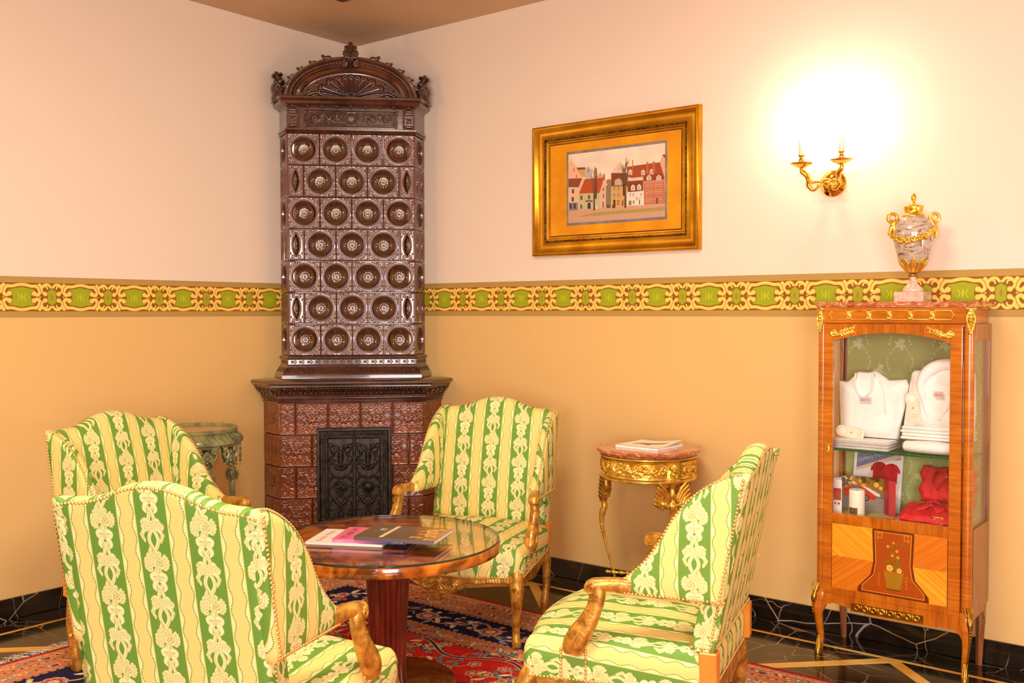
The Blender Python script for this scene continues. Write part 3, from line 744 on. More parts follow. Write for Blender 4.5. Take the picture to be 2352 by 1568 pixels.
for r in range(5):
    z = .9265-PT*(r+.5)+.002
    cols = ([(-2, 0)]+[(k-1.25, 1) for k in range(4)]) if r % 2 == 0 else ([(k-1.75, 1) for k in range(4)]+[(2, 0)])
    for c, full in cols:
        x = c*PT
        if .10 < z < .60 and abs(x) < .10: continue
        put(ME_S if full else ME_H, x, -.69, z)
    for sx in (-1, 1):
        t = np.array([.104, -.163]); Lt = np.linalg.norm(t); t /= Lt; n_ = np.array([t[1], -t[0]])
        phi = atan2(n_[0], -n_[1])*(1 if sx < 0 else -1); mx, my = sx*(.519+.415)/2, -(.527+.69)/2
        if r % 2 == 0: put(ME_S, mx, my, z, phi, Lt/.186)
        else:
            for q in (-1, 1): put(ME_H, mx+q*Lt/4*t[0]*(-sx), my+q*Lt/4*t[1], z, phi, Lt/.184)

def mould(name, path, prof, mat=GLAZE, smooth=True):
    return MB().add(*P_mould(path, prof)).build(name, mat, stove, smooth=smooth, auto=35)
# lower cornice and ledge
mould('fluted_moulding', LB, [(-.02, .925), (.006, .925), (.010, .933), (.006, .939), (.014, .942), (.020, .948), (.014, .955), (.018, .958), (.018, .962), (-.02, .962)])
mould('cornice', LB, [(-.02, .960), (.014, .960), (.020, .966), (.020, .972), (.026, .974), (.030, .985), (.042, 1.003), (.060, 1.015), (.068, 1.024), (.068, 1.032), (.082, 1.036), (.090, 1.044), (.088, 1.054), (.078, 1.061), (-.10, 1.064)], GLAZE_DK)
B = Board(0, .12, 0, .04, .0012)
for k in range(2):
    x = .03+.06*k; B.up(B.stroke(*leafp(x, .004, pi/2, .032, .010)), .006)
    for sx in (-1, 1): B.up(B.stroke(bez([(x+sx*.006, .006), (x+sx*.020, .014), (x+sx*.026, .030), (x+sx*.014, .034)], 4), .003), .006)
V, F, UV = B.surf(lambda X, Y, Z: np.stack([X, Y, Z], -1), cut=.0005); orn = (V, F)
def run_orn(name, path, out0, z0, out1, z1, seg, orn, mat, vh):
    """repeat a relief strip along the plan path on a slanted band"""
    P = offset_path(path, out0); m = MB(); V, F = orn
    for a, b in zip(P[:-1], P[1:]):
        L = np.linalg.norm(b-a); n = max(1, round(L/seg)); t = (b-a)/L; nn = np.array([t[1], -t[0]])
        for k in range(n):
            s = (k+V[:, 0]/seg)*L/n; q = V[:, 1]/vh
            o_ = q*(out1-out0)+V[:, 2]*.8; zz = z0+q*(z1-z0)-V[:, 2]*.5
            m.add(np.column_stack([a[0]+t[0]*s+nn[0]*o_, a[1]+t[1]*s+nn[1]*o_, zz]), F)
    o = m.build(name, mat, stove); o['kind'] = 'stuff'; return o
run_orn('cornice_leaf_relief', LB, .029, .978, .064, 1.022, .12, orn, GLAZE_DK, .04)
def beads(name, path, out, z, step, r, mat, s=(1, 1, 1)):
    P = offset_path(path, out); m = MB()
    for a, b in zip(P[:-1], P[1:]):
        L = np.linalg.norm(b-a); n = int(L/step)
        for k in range(n):
            p = a+(b-a)*(k+.5)/n; m.add(*P_sphere((p[0], p[1], z), r, 6, 4, s))
    o = m.build(name, mat, stove); o['kind'] = 'stuff'; return o
beads('bead_row', LB, .022, .969, .012, .0045, GLAZE_DK); 
# tower foot
mould('tower_foot', TB, [(.045, 1.062), (.050, 1.066), (.050, 1.084), (.044, 1.088), (.046, 1.094), (.040, 1.100), (.030, 1.108), (.020, 1.122), (.010, 1.134), (.014, 1.137), (.012, 1.142), (.006, 1.146), (.006, 1.172), (.012, 1.177), (.016, 1.183), (.012, 1.190), (.004, 1.196), (-.02, 1.197)])
beads('rope_row', TB, .014, 1.184, .009, .005, GLAZE, (1, 1, 1.2))
B = Board(0, .09, 0, .028, .001)
for k in range(2):
    x = .0225+.045*k; B.up(B.stroke([(x, .014)], .0075), .006)
    B.up(B.stroke(bez([(x+.008, .014), (x+.015, .022), (x+.0225, .014)], 4), .0022), .004); B.up(B.stroke(bez([(x+.008, .014), (x+.015, .005), (x+.0225, .014)], 4), .0022), .004)
    B.up(B.stroke([(x+.0225, .014)], .004), .004)
V, F, UV = B.surf(lambda X, Y, Z: np.stack([X, Y, Z], -1), cut=.0004)
run_orn('foot_frieze_relief', TB, .006, 1.146, .006, 1.174, .09, (V, F), GLAZE, .028)
run_orn('foot_leaf_relief', TB, .042, 1.094, .014, 1.134, .12, orn, GLAZE_DK, .04)
# crown: neck moulding, frieze, cornice
mould('neck_moulding', TB, [(-.02, 2.487), (.010, 2.487), (.014, 2.492), (.008, 2.500), (.016, 2.504), (.016, 2.512), (.004, 2.516), (-.02, 2.517)])
mould('crown_frieze', TB, [(-.02, 2.515), (.004, 2.515), (.004, 2.634), (.010, 2.638), (-.02, 2.64)])
mould('crown_cornice', TB, [(-.02, 2.636), (.010, 2.636), (.018, 2.644), (.040, 2.652), (.048, 2.664), (.044, 2.672), (.060, 2.678), (.060, 2.688), (.052, 2.693), (-.25, 2.695)])
B = Board(-.27, .27, 0, .10, .0022); S = B.stroke
B.up(S([(-.24, .012), (.24, .012), (.24, .030), (.255, .05), (.24, .07), (.24, .088), (-.24, .088), (-.24, .07), (-.255, .05), (-.24, .03), (-.24, .012)], .005), .008)
for sx in (-1, 1):
    B.up(S(spiral(sx*.205, .05, .022, .004, 0, sx*1.4, 24), .005), .008)
    B.up(S(bez([(sx*.19, .03), (sx*.15, .065), (sx*.11, .035), (sx*.075, .066)], 8), .005), .008)
    for x, y, a in ((.16, .05, 1.0), (.14, .05, 4.2), (.12, .045, 1.6), (.10, .05, 4.8), (.085, .06, 1.8), (.175, .06, 2.4)):
        B.up(S(*leafp(sx*x, y, a if sx > 0 else pi-a, .028, .008)), .009)
    B.up(S(spiral(sx*.075, .040, .013, .003, 0, -sx*1.2, 16), .004), .007)
    for y0, y1, hh in ((.0, .018, .012), (.018, .030, .016), (.075, .100, .014)):
        B.up(B.stroke([(sx*.262, y0+.006), (sx*.262, y1-.006 if y1-y0 > .012 else y0+.007)], .010), hh)
R = S(spiral(0, .05, .037, .037, 0, 1, 30), .005); B.up(R, .008)
for k in range(10): a = 2*pi*k/10; B.up(S(*leafp(.006*cos(a), .05+.006*sin(a), a, .022, .0065, 0, 5)), .012)
B.up(S([(0, .05)], .008), .014)
MB().add(*B.surf(lambda X, Y, Z: np.stack([X, -.604-Z, 2.522+Y], -1))).build('frieze_panel', GLAZE, stove)
B = Board(-.035, .035, 0, .116, .002); S = B.stroke; tile_edge(B, 0, .005, .006)
for k in range(4): a = pi/2*k; B.up(S(*leafp(0, .045, a+pi/4, .018, .006)), .008)
B.up(S([(-.02, .085), (.02, .085)], .008), .012); B.up(S([(-.016, .1), (.016, .1)], .010), .016); B.up(S([(-.015, .012), (.015, .012)], .008), .010); B.up(S([(0, .045)], .006), .009)
V, F, UV = B.surf(lambda X, Y, Z: np.stack([X, -Z, Y], -1))
pm = MB().add(V, F, UV).mesh('frieze_block', GLAZE)
for sx in (-1, 1): link('frieze_block', pm, stove, (sx*.333, -.608, 2.518))
bm_ = MB()
for k in range(6): a = 2*pi*k/6; bm_.add(*P_sphere((.006*cos(a), 0, .006*sin(a)), .0042, 6, 4))
bm_.add(*P_sphere((0, -.003, 0), .005, 6, 4)); ros = bm_.mesh('rosette', GLAZE_DK)
for k in range(9): link('rosette', ros, stove, (-.33+.0825*k, -.622, 2.640))
# arched pediment
prof = [(0, .0), (0, .055), (.10, .066), (.22, .060), (.26, .048), (.50, .048), (.55, .058), (.66, .060), (.72, .050), (.80, .046), (.92, .036), (1.0, .030), (1.02, .0)]
n = 61; V = []
for s, dd in prof:
    for k in range(n):
        a = pi*k/(n-1); A_ = .383+(.288-.383)*s; Bz = .235+(.150-.235)*s
        V.append((-A_*cos(a), -.575-dd*.9 if dd else (-.42 if s == 0 else -.575), 2.693+Bz*sin(a)))
F = [(i*n+j, i*n+j+1, (i+1)*n+j+1, (i+1)*n+j) for i in range(len(prof)-1) for j in range(n-1)]
MB().add(V, F).build('pediment_arch', GLAZE, stove, auto=50)
poly = [(-.383*cos(pi*k/40), 2.693+.235*sin(pi*k/40)) for k in range(41)]
Vb, Fb, _ = P_ngon(poly, 0, 1); Vb = np.column_stack([Vb[:, 0], -.575+.155*Vb[:, 2], Vb[:, 1]])
MB().add(Vb, Fb).build('pediment_back', GLAZE_DK, stove, smooth=False)
m = MB()
for k in range(58):
    a = pi*(k+1)/59; A_, Bz = .345, .203
    if abs(k-28.5) < 4: continue
    m.add(*P_sphere((-A_*cos(a), -.622, 2.693+Bz*sin(a)), .0105, 7, 5, (1, .8, 1)))
o = m.build('arch_rope', GLAZE_DK, stove); o['kind'] = 'stuff'
B = Board(-.29, .29, 0, .152, .0024); S = B.stroke
for k in range(9):
    a = pi*(k+.9)/(9.8); L = 1/sqrt((cos(a)/.205)**2+(sin(a)/.118)**2)
    if k in (0, 8): L *= 1.0
    c, s_ = cos(a), sin(a); pts = np.array([(.018*c, .012+.012*s_), (L*.5*c, .008+L*.5*s_), (L*.92*c, .008+L*.92*s_)])
    B.up(S(bez(pts, 4), np.interp(np.linspace(0, 1, 9), [0, .5, 1], [.006, .014, .024])), .022)
    B.down(S(bez(pts*.96, 4), np.interp(np.linspace(0, 1, 9), [0, .5, 1], [.003, .007, .013])), .014)
for k in range(8):
    a = pi*(k+1.4)/9.8; L = .9/sqrt((cos(a)/.205)**2+(sin(a)/.118)**2)
    B.up(S([(.02*cos(a), .012+.012*sin(a)), (L*cos(a), .008+L*sin(a))], [.003, .0065]), .024)
for sx in (-1, 1):
    B.up(S(spiral(sx*.020, .016, .014, .003, pi/2, -sx*1.2, 14), .0045), .026)
    B.up(S(bez([(sx*.10, .012), (sx*.16, .016), (sx*.20, .030), (sx*.24, .020), (sx*.255, .010)], 8), [.006]*9+[.009]*16+[.007]*8), .012)
    B.up(S(*leafp(sx*.19, .02, pi/2+sx*.4, .03, .010)), .014); B.up(S([(sx*.262, .010)], .007), .010)
for k in range(8):
    a = pi*(k+1)/9; B.up(S([(.262*cos(a), .130*sin(a))], .0062), .012)
MB().add(*B.surf(lambda X, Y, Z: np.stack([X*np.sqrt(np.clip(1-(Y/.155)**2, .02, 1))**.0, np.where((X/.292)**2+(Y/.153)**2 > 1.0, -.56, -.580-Z), 2.695+Y], -1))).build('shell_panel', GLAZE, stove)
def plaque(name, draw, x, y, z, h=.03, px=.0022, box=(-.06, .06, 0, .12), mat=GLAZE, th=.010, rz=0, parent=None):
    B = Board(*box, px); draw(B); V, F, UV = B.surf(lambda X, Y, Z: np.stack([X, -Z, Y], -1), cut=1e-4)
    V2 = V*[1, -1, 1]+[0, th, 0]; m = MB().add(V+[0, 0, 0], F, UV).add(V2, [f[::-1] for f in F], UV)
    return link(name, m.mesh(name, mat), parent or stove, (x, y, z), (0, 0, rz))
def palm(B):
    for k in range(7):
        a = pi/2+(k-3)*.50; L = .10-.016*abs(k-3); B.up(B.stroke([(0, .02), (L*.45*cos(a), .03+L*.45*sin(a)), (L*.80*cos(a)*.66, .03+L*.78*sin(a))], [.006, .011, .015]), .018)
    B.up(B.stroke([(0, .0), (0, .05)], [.012, .010]), .022)
plaque('palmette_finial', palm, 0, -.628, 2.888, box=(-.07, .07, -.02, .13), mat=GLAZE_DK)
def volute(B):
    for sx in (-1, 1):
        B.up(B.stroke(spiral(sx*.030, .03, .021, .003, pi/2, -sx*1.5, 26), .0075), .020); B.up(B.stroke([(sx*.030, .03)], .009), .026)
        B.up(B.stroke(bez([(sx*.012, .052), (sx*.006, .066), (sx*.020, .076)], 5), .007), .016)
    for k in range(3): B.up(B.stroke([(0, .062-.024*k)], .009-.001*k), .022)
plaque('volute_bracket', volute, 0, -.640, 2.850, box=(-.06, .06, -.02, .09), mat=GLAZE)
def crocket(B):
    B.up(B.stroke(bez([(-.020, .002), (-.004, .010), (.010, .012), (.018, .026)], 6), [.004]*4+[.008]*9+[.005]*4+[.002]*2), .010); B.up(B.stroke([(.004, .006)], .008), .010)
Bc = Board(-.03, .03, -.012, .034, .0024); crocket(Bc); V, F, UV = Bc.surf(lambda X, Y, Z: np.stack([X, -Z, Y], -1), cut=1e-4)
cm = MB().add(V, F, UV).add(V*[1, -1, 1]+[0, .008, 0], [f[::-1] for f in F], UV).mesh('crocket_leaf', GLAZE_DK)
for sx in (-1, 1):
    for k in range(5):
        a = pi/2+sx*(.36+.235*k); A_, Bz = .379, .231
        o = link('crocket_leaf', cm, stove, (A_*cos(a), -.60, 2.693+Bz*sin(a))); sl = atan2(Bz*cos(a), -A_*sin(a)); ang = atan2(Bz*cos(a)*sx*-1, A_*sin(a))
        o.scale = (-sx*(1.35 if k == 0 else 1), 1, 1.35 if k == 0 else 1); o.rotation_euler = (0, -(pi/2-atan2(sin(a)/Bz, cos(a)/A_))*-1, 0)
def beast(B):
    B.up(B.stroke(bez([(0, 0), (.004, .03), (-.006, .06), (.004, .095), (-.012, .135)], 8), [.034]*8+[.032]*8+[.024]*8+[.012]*8+[.004]), .026)
    for x, y, r in ((-.024, .118, .010), (.012, .128, .008), (-.018, .06, .016), (.022, .05, .012), (-.012, .085, .014), (.018, .09, .012)): B.up(B.stroke([(x, y)], r), .030)
    B.up(B.stroke(spiral(-.006, .062, .018, .003, 0, 1.3, 20), .0045), .036)
    B.up(B.stroke(bez([(.02, .012), (.05, .004), (.062, .012)], 5), [.014]*5+[.008]*5+[.003]), .016)
for sx in (-1, 1):
    o = plaque('corner_finial', beast, sx*.418, -.560, 2.690, box=(-.06, .075, -.02, .15), mat=GLAZE_DK); o.scale = (-sx*1.15, 1, 1.1)
# firebox: iron frame, two leaves, knob
fx0, fx1, fz0, fz1 = -.202, .222, .115, .785
rectp = [(fx0, fz0), (fx1, fz0), (fx1, fz1), (fx0, fz1)]
V, F, UV = P_mould(rectp, [(0, -.02), (0, .034), (-.004, .040), (-.014, .040), (-.020, .030), (-.026, .034), (-.046, .030), (-.050, .018), (-.056, .018), (-.056, -.02)], True)
fo = MB().add(np.column_stack([V[:, 0], -.69-V[:, 2], V[:, 1]]), F, UV).build('firebox_frame', IRON, stove, auto=35)
m = MB()
for (ax, az), (bx, bz) in zip(rectp, rectp[1:]+rectp[:1]):
    cx, cz = (fx0+fx1)/2, (fz0+fz1)/2; k_ = lambda x, c: c+(x-c)*(1-.036/abs(x-c))
    a = np.array([k_(ax, cx), k_(az, cz)]); b = np.array([k_(bx, cx), k_(bz, cz)]); L = np.linalg.norm(b-a); n = int(L/.016)
    for k in range(n):
        p = a+(b-a)*(k+.5)/n; m.add(*P_sphere((p[0], -.725, p[1]), .006, 5, 4, (1, .7, 1)))
MB.build(m, 'frame_beading', IRON, fo)['kind'] = 'stuff'
def firedoor():
    B = Board(-.076, .076, 0, .55, .0022); S = B.stroke; h = .013
    B.up(B.stroke([(-.076, 0), (.076, 0), (.076, .55), (-.076, .55), (-.076, 0)], .006), .012)
    for c, up_ in ((.40, 1), (.13, -1)):
        for sx in (-1, 1):
            B.up(S(spiral(sx*.026, c+.095*up_, .015, .003, 0, sx*1.3, 20), .0055), h); B.up(S(spiral(sx*.056, c+.105*up_, .012, .003, 0, -sx*1.3, 16), .0045), h)
            B.up(S(bez([(sx*.060, c+.085*up_), (sx*.040, c+.050*up_), (sx*.062, c+.030*up_), (sx*.050, c-.005*up_)], 6), .0055), h)
            B.up(S(spiral(sx*.048, c+.020*up_, .013, .003, 0, sx*1.2, 16), .0045), h)
            B.up(S(bez([(sx*.066, c), (sx*.060, c-.045*up_), (sx*.020, c-.085*up_), (0, c-.098*up_)], 7), .0028), h*.6)
            B.up(S(*leafp(sx*.008, c-.035*up_, pi/2+sx*(1.0)*-1+0, .045, .011, sx*.5)), h*1.3)
            B.up(S(*leafp(sx*.002, c+.06*up_, pi/2*up_+sx*.8, .034, .009)), h)
            B.up(S([(sx*.036, c+.062*up_)], .007), h)
        B.up(S(bez([(0, c-.01*up_), (0, c+.02*up_), (0, c+.055*up_)], 5), [.010]*5+[.016]*5+[.010]), h*1.4); B.up(S([(0, c-.03*up_)], .010), h*1.2)
    B.up(S(spiral(0, .265, .034, .034, 0, 1, 28), .005), h*.8)
    for k in range(6): a = pi/3*k; B.up(S(*leafp(.004*cos(a), .265+.004*sin(a), a, .024, .009)), h*1.2)
    B.up(S([(0, .265)], .012), h*1.7)
    for sx in (-1, 1):
        for y, q in ((.305, 1), (.225, -1)):
            B.up(S(bez([(0, y+q*.012), (sx*.030, y+q*.022), (sx*.060, y+q*.004), (sx*.068, y-q*.02)], 6), [.004]*6+[.007]*7+[.004]*6), h); B.up(S(spiral(sx*.060, .265, .010, .003, 0, sx*1.2, 12), .004), h)
    return B.surf(lambda X, Y, Z: np.stack([X, -Z, Y], -1))
dm = MB().add(*firedoor()).mesh('firebox_door', IRON)
for k, x in enumerate((-.068, .088)):
    d_ = link('firebox_door', dm, stove, (x, -.702, .178))
    if k: MB().add(*P_lathe([(.0001, 0), (.012, .0), (.012, .01), (.022, .014), (.024, .022), (.018, .032), (.0001, .036)], 16)).build('door_knob', IRON, d_).matrix_local = Matrix.Translation((0, -.012, .268)) @ Matrix.Rotation(pi/2, 4, 'X')
MB().add(*P_box(.004, .017, -.716, -.690, .172, .735, .003)).build('centre_bar', IRON, stove, smooth=False)
MB().add(*P_sweep([(-.06, -.732, .442, .0016, .0016), (.01, -.735, .438, .0016, .0016), (.085, -.75, .446, .0016, .0016)], 5)).build('door_wire', IRON, stove)
# ------------------------------------------------------------------ carpet
CX0, CY1 = .60, -.61
m = MB(); m.add(*P_box(CX0, CX0+4.2, CY1-2.9, CY1, .0005, .006)); uv = m.uv[0]; vv = np.asarray(m.v[0]); m.uv[0] = np.column_stack([vv[:, 0]-CX0, CY1-vv[:, 1]])
tag(m.build('carpet', CARPET, smooth=False), 'red Persian carpet with navy and beige floral border under the seating group', 'carpet'); carpet_o = bpy.data.objects['carpet']
m = MB(); r_ = random.Random(3)
for k in range(420):
    y = CY1-.01-2.88*k/420; p = [(CX0+.004, y, .004, .0016)]; a = pi+r_.uniform(-.3, .3)
    for q in range(5):
        a += r_.uniform(-.55, .55); l = .017; p.append((p[-1][0]+l*cos(a), p[-1][1]+l*sin(a), .003+r_.random()*.004, .0016-.0002*q))
    m.add(*P_sweep(p, 4, sm=2))
o = m.build('fringe', NT('wool_fringe').set(.9, col=(226, 214, 200)).m, carpet_o); o['kind'] = 'stuff'

# ------------------------------------------------------------------ armchairs
def panel(outline, mp, half, puff0, puff1, uvf, rr=None, ctr=None, rnd=.02):
    half = float(half)
    """closed cushion: outline 2d, mp(a,b,d)->xyz, d = +-half with puff"""
    P = np.asarray(outline, float); c = np.asarray(ctr if ctr is not None else P.mean(0)); n = len(P)
    size = np.abs(P-c).max(); e = min(rnd/size, .088)
    R = [(.02, half+puff0), (.3, half+puff0*.93), (.6, half+puff0*.7), (.85, half+puff0*.3), (1-e*1.6, half+puff0*.05), (1-e*.7, half*.86), (1-e*.18, half*.5), (1, 0),
         (1-e*.18, -half*.5), (1-e*.7, -half*.86), (1-e*1.6, -half-puff1*.05), (.85, -half-puff1*.3), (.6, -half-puff1*.7), (.3, -half-puff1*.93), (.02, -half-puff1)]
    V = []; UV = []
    for s, d in R:
        q = c+(P-c)*s; V.append([mp(a, b, d) for a, b in q]); UV.append([uvf(a, b, d) for a, b in q])
    F = [(i*n+j, i*n+(j+1) % n, (i+1)*n+(j+1) % n, (i+1)*n+j) for i in range(len(R)-1) for j in range(n)]
    m_ = len(R); F += [tuple(range(n-1, -1, -1)), tuple((m_-1)*n+j for j in range(n))]
    return np.array(V).reshape(-1, 3), F, np.array(UV).reshape(-1, 2)
def dense(poly, step=.016, closed=True):
    P = [np.array(p, float) for p in poly]; out = []
    for i in range(len(P) if closed else len(P)-1):
        a, b = P[i], P[(i+1) % len(P)]; n = max(1, int(np.linalg.norm(b-a)/step))
        out += [a+(b-a)*k/n for k in range(n)]
    if not closed: out.append(P[-1])
    return np.array(out)
YB = lambda z: .293+.1906*(z-.42)
TOPX = [(.303, .957), (.26, .966), (.204, .970), (.148, .984), (.105, 1.001), (.05, 1.016), (0, 1.021)]
topc = [tuple(p) for p in smooth_path(TOPX, 4)]; topc = topc+[(-x, z) for x, z in topc[-2::-1]]
WCURVE = [(.400, .968), (.36, .967), (.324, .955), (.272, .926), (.221, .885), (.168, .82), (.129, .752), (.088, .692), (.047, .650), (.020, .628)]
WC = smooth_path(WCURVE, 4)
def seat_outline(n=17):
    f = []
    for x in np.linspace(-.335, .335, n):
        f.append((x, -.300-.050*cos(pi*x/.70)**2+.012*cos(pi*x/.17)*.25))
    P = [(.352, -.292), (.358, -.272)]+[(.358-.058*t, -.272+.53*t) for t in np.linspace(.08, .97, 12)]+[(.29, .272), (.27, .28)]
    Q = [(-x, y) for x, y in P[::-1]]
    back = [(x, .28) for x in np.linspace(.24, -.24, 9)]
    return np.array(f+P+back+Q)
SO = seat_outline()
def seat_mesh():
    P = SO; n = len(P); t = np.roll(P, -1, 0)-np.roll(P, 1, 0); t /= np.linalg.norm(t, axis=1)[:, None]; N_ = np.column_stack([t[:, 1], -t[:, 0]])
    R = [(0.0, .292, .14), (.004, .318, .115), (.006, .350, .083), (.005, .380, .052), (-.003, .402, .030), (-.016, .418, .012), (-.035, .429, 0), (-.07, .440, 0), (-.12, .451, 0), (-.18, .459, 0), (-.235, .464, 0), (-.27, .466, 0)]
    V = []; UV = []
    for o_, z, dr in R:
        if o_ >= -.016: q = P+N_*o_
        else:
            k = 1+o_/.30; q = P*[max(k, .04), 1]; q[:, 1] = (P[:, 1]+.02)*max(k, .03)-.02
        V.append(np.column_stack([q, np.full(n, z)+.006*np.cos(P[:, 0]*9)*(z > .43)])); base = P if o_ >= -.016 else q
        UV.append(base+N_*dr)
    F = [(i*n+j, i*n+(j+1) % n, (i+1)*n+(j+1) % n, (i+1)*n+j) for i in range(len(R)-1) for j in range(n)]+[tuple((len(R)-1)*n+j for j in range(n))]
    return np.array(V).reshape(-1, 3), F, np.array(UV).reshape(-1, 2)
chair = empty('armchair', (0, 0, 0), 0)
for s_ in (-1, 1):
    V, F, UV = P_grid(6, 8, lambda U, V_, s_=s_: np.stack([s_*(.2945+.0035*np.sin(pi*U)), YB(.425+.145*V_)-.002-.070*U, .425+.145*V_], -1)); MB().add(V, F if s_ < 0 else [f[::-1] for f in F], np.column_stack([.035-.07*UV[:, 0], .145*UV[:, 1]])).build('side_panel', FABRIC, chair)
MB().add(*seat_mesh()).build('seat', FABRIC, chair)
side = [(-.294, z) for z in np.linspace(.957, .43, 20)]
bo = dense([(x*.985, z) for x, z in topc], .02, False).tolist()+[(-.292, .93), (-.292, .5), (-.296, .425), (-.15, .418), (.15, .418), (.296, .425), (.292, .5), (.292, .93)]
bo = dense(bo, .022)
MB().add(*panel(bo, lambda a, b, d: (a, YB(b)-.036-d, b), .036, .022, .004, lambda a, b, d: (a, b+.075), ctr=(0, .70), rnd=.016)).build('backrest', FABRIC, chair)
wo = [tuple(p) for p in WC]+[(.017, .578), (.12, .572), (.318, .566), (.337, .66), (.359, .78), (.382, .90)]
wo = dense(wo, .02)
def wing(s):
    def mp(a, b, d): return (s*(.288+.016*(1-min(1, max(0, (a-.02)/.36)))+d), a+0*d, b)
    return panel(wo, mp, .022, .004, .010, lambda a, b, d: (a+.06+(.022-d)*(2*min(1, max(0, (a-.22)/.14))-1), b+.05), ctr=(.262, .70), rnd=.02)
for s in (-1, 1):
    V, F, UV = wing(s)
    MB().add(V, F if s > 0 else [f[::-1] for f in F], UV).build('wing', FABRIC, chair)
def arm(s):
    m = MB(); X = lambda l: [(s*p[0], *p[1:]) for p in l]
    m.add(*P_sweep(X([(.312, .045, .602, .017, .022), (.316, .015, .603, .018, .024), (.324, -.015, .606, .019, .021), (.334, -.045, .606, .021, .020), (.341, -.072, .598, .022, .024), (.343, -.083, .580, .018, .018)]), 16, sm=6, sq=.4))
    m.add(*P_sweep(X([(.340, -.062, .600, .020, .026), (.341, -.057, .572, .019, .025), (.343, -.066, .532, .019, .025), (.346, -.086, .488, .021, .030), (.348, -.112, .446, .024, .036), (.348, -.130, .412, .026, .036), (.345, -.132, .388, .024, .031)]), 16, sm=6, sq=.35))
    m.add(*P_sphere((s*.343, -.074, .598), .024, 12, 8, (.95, 1, .95)))
    for k in range(2): # carved scroll and leaf on the outside
        sx = s*(.343+(.020 if k == 0 else -.020))
        pts = spiral(-.068, .594, .018, .004, pi/2, 1.2*s, 18); m.add(*P_sweep([(sx, p[0], p[1], .004, .003) for p in pts], 6, sm=0))
    for z, y in ((.55, -.062), (.52, -.070), (.49, -.083), (.46, -.099), (.435, -.113)):
        for q in (-1, 1):
            m.add(*P_sweep([(s*(.345+.0), y-.023, z, .0025, .0025), (s*(.347+q*.014), y-.015, z+.010, .0035, .003), (s*(.347+q*.016), y-.004, z+.014, .002, .002)], 5, sm=3))
    for q in (-1, 1): m.add(*P_sweep([(s*(.346+q*.019), -.126, .398, .004, .004), (s*(.347+q*.026), -.124, .43, .006, .006), (s*(.346+q*.022), -.108, .462, .003, .003)], 6, sm=4))
    return m.build('arm', GOLDWOOD, chair, auto=60)
arm(-1); arm(1)
for s in (-1, 1):
    X = lambda l: [(s*p[0], *p[1:]) for p in l]
    m = MB(); m.add(*P_sweep(X([(.330, -.276, .318, .030, .028), (.336, -.286, .288, .032, .032), (.346, -.302, .245, .029, .030), (.346, -.303, .185, .021, .022), (.338, -.294, .115, .0165, .018), (.338, -.293, .055, .016, .017), (.344, -.302, .020, .020, .022), (.347, -.308, .002, .018, .020)]), 12, sm=6, sq=.25))
    for q in (-1, 1): m.add(*P_sweep(X([(.346+q*.012, -.328, .24, .004, .004), (.346+q*.016, -.320, .20, .005, .005), (.342+q*.010, -.312, .14, .003, .003), (.340+q*.006, -.310, .09, .002, .002)]), 5, sm=4))
    m.add(*P_sphere((s*.348, -.318, .018), .014, 10, 6, (1.2, .9, .9))); [m.add(*P_sweep(X([(.346+q*.004, -.334, .272, .003, .003), (.346+q*.013, -.333, .258, .0045, .004), (.346+q*.010, -.328, .232, .003, .003)]), 5, sm=4)) for q in (-1, 0, 1)]
    m.build('leg', GOLDWOOD, chair, floorz=.0008)
    m = MB(); m.add(*P_sweep(X([(.280, .255, .32, .026, .030), (.284, .262, .26, .024, .030), (.290, .266, .19, .019, .025), (.290, .258, .11, .017, .021), (.285, .246, .045, .018, .020), (.284, .250, .002, .017, .020)]), 10, sm=6, sq=.35))
    V, F, UV = P_lathe([(.0001, -.015), (.013, -.015), (.016, 0), (.013, .015), (.0001, .015)], 12); V = V[:, [2, 0, 1]]
    m.add(V+[s*.285, .266, .022], F, UV); m.build('leg', GOLDWOOD, chair, floorz=.0008)
    m = MB(); m.add(*P_box(s*.281-.024, s*.281+.024, .248, .304, .300, .424, .004)); m.build('rear_post', ORANGEWOOD, chair, smooth=False)
    y_ = [(-.268, .296), (.24, .296), (.24, .262), (.16, .258), (.06, .236), (0, .228), (-.06, .236), (-.16, .254), (-.25, .262)]
    V, F, _ = P_ngon([(a, b) for a, b in y_], 0, 1); xs = lambda y: .352-.104*(y+.272)/1.0
    V2 = np.array([(s*(xs(a)-.030+.028*c), a, b) for a, b, c in V]); MB().add(V2, F).build('side_rail', GOLDWOOD, chair, smooth=False)
V, F, _ = P_ngon([(-.26, .30), (.26, .30), (.26, .245), (.1, .235), (0, .225), (-.1, .235), (-.26, .245)], 0, 1); MB().add(np.column_stack([V[:, 0], .255+.028*V[:, 2], V[:, 1]]), F).build('back_rail', GOLDWOOD, chair, smooth=False)
B = Board(-.345, .345, 0, .09, .003); S = B.stroke
low = [(-.345, .045), (-.29, .058), (-.2, .055), (-.12, .034), (-.06, .010), (0, .004), (.06, .010), (.12, .034), (.2, .055), (.29, .058), (.345, .045)]
q = B.poly([tuple(p) for p in smooth_path(low, 4)]+[(.345, .089), (-.345, .089)]); sl, d, _ = q; B.z[sl] = np.maximum(B.z[sl], np.clip(d*2, -1, .010)*(d > 0))
B.up(S(smooth_path(low, 5)+[0, .005], .005), .008, .006)
B.up(S([(-.34, .078), (.34, .078)], .004), .006, .006)
for k in range(7): a = -pi/2+(k-3)*.42; B.up(S([(0, .062), (.040*cos(a), .062+.040*sin(a))], [.003, .009]), .012, .010)
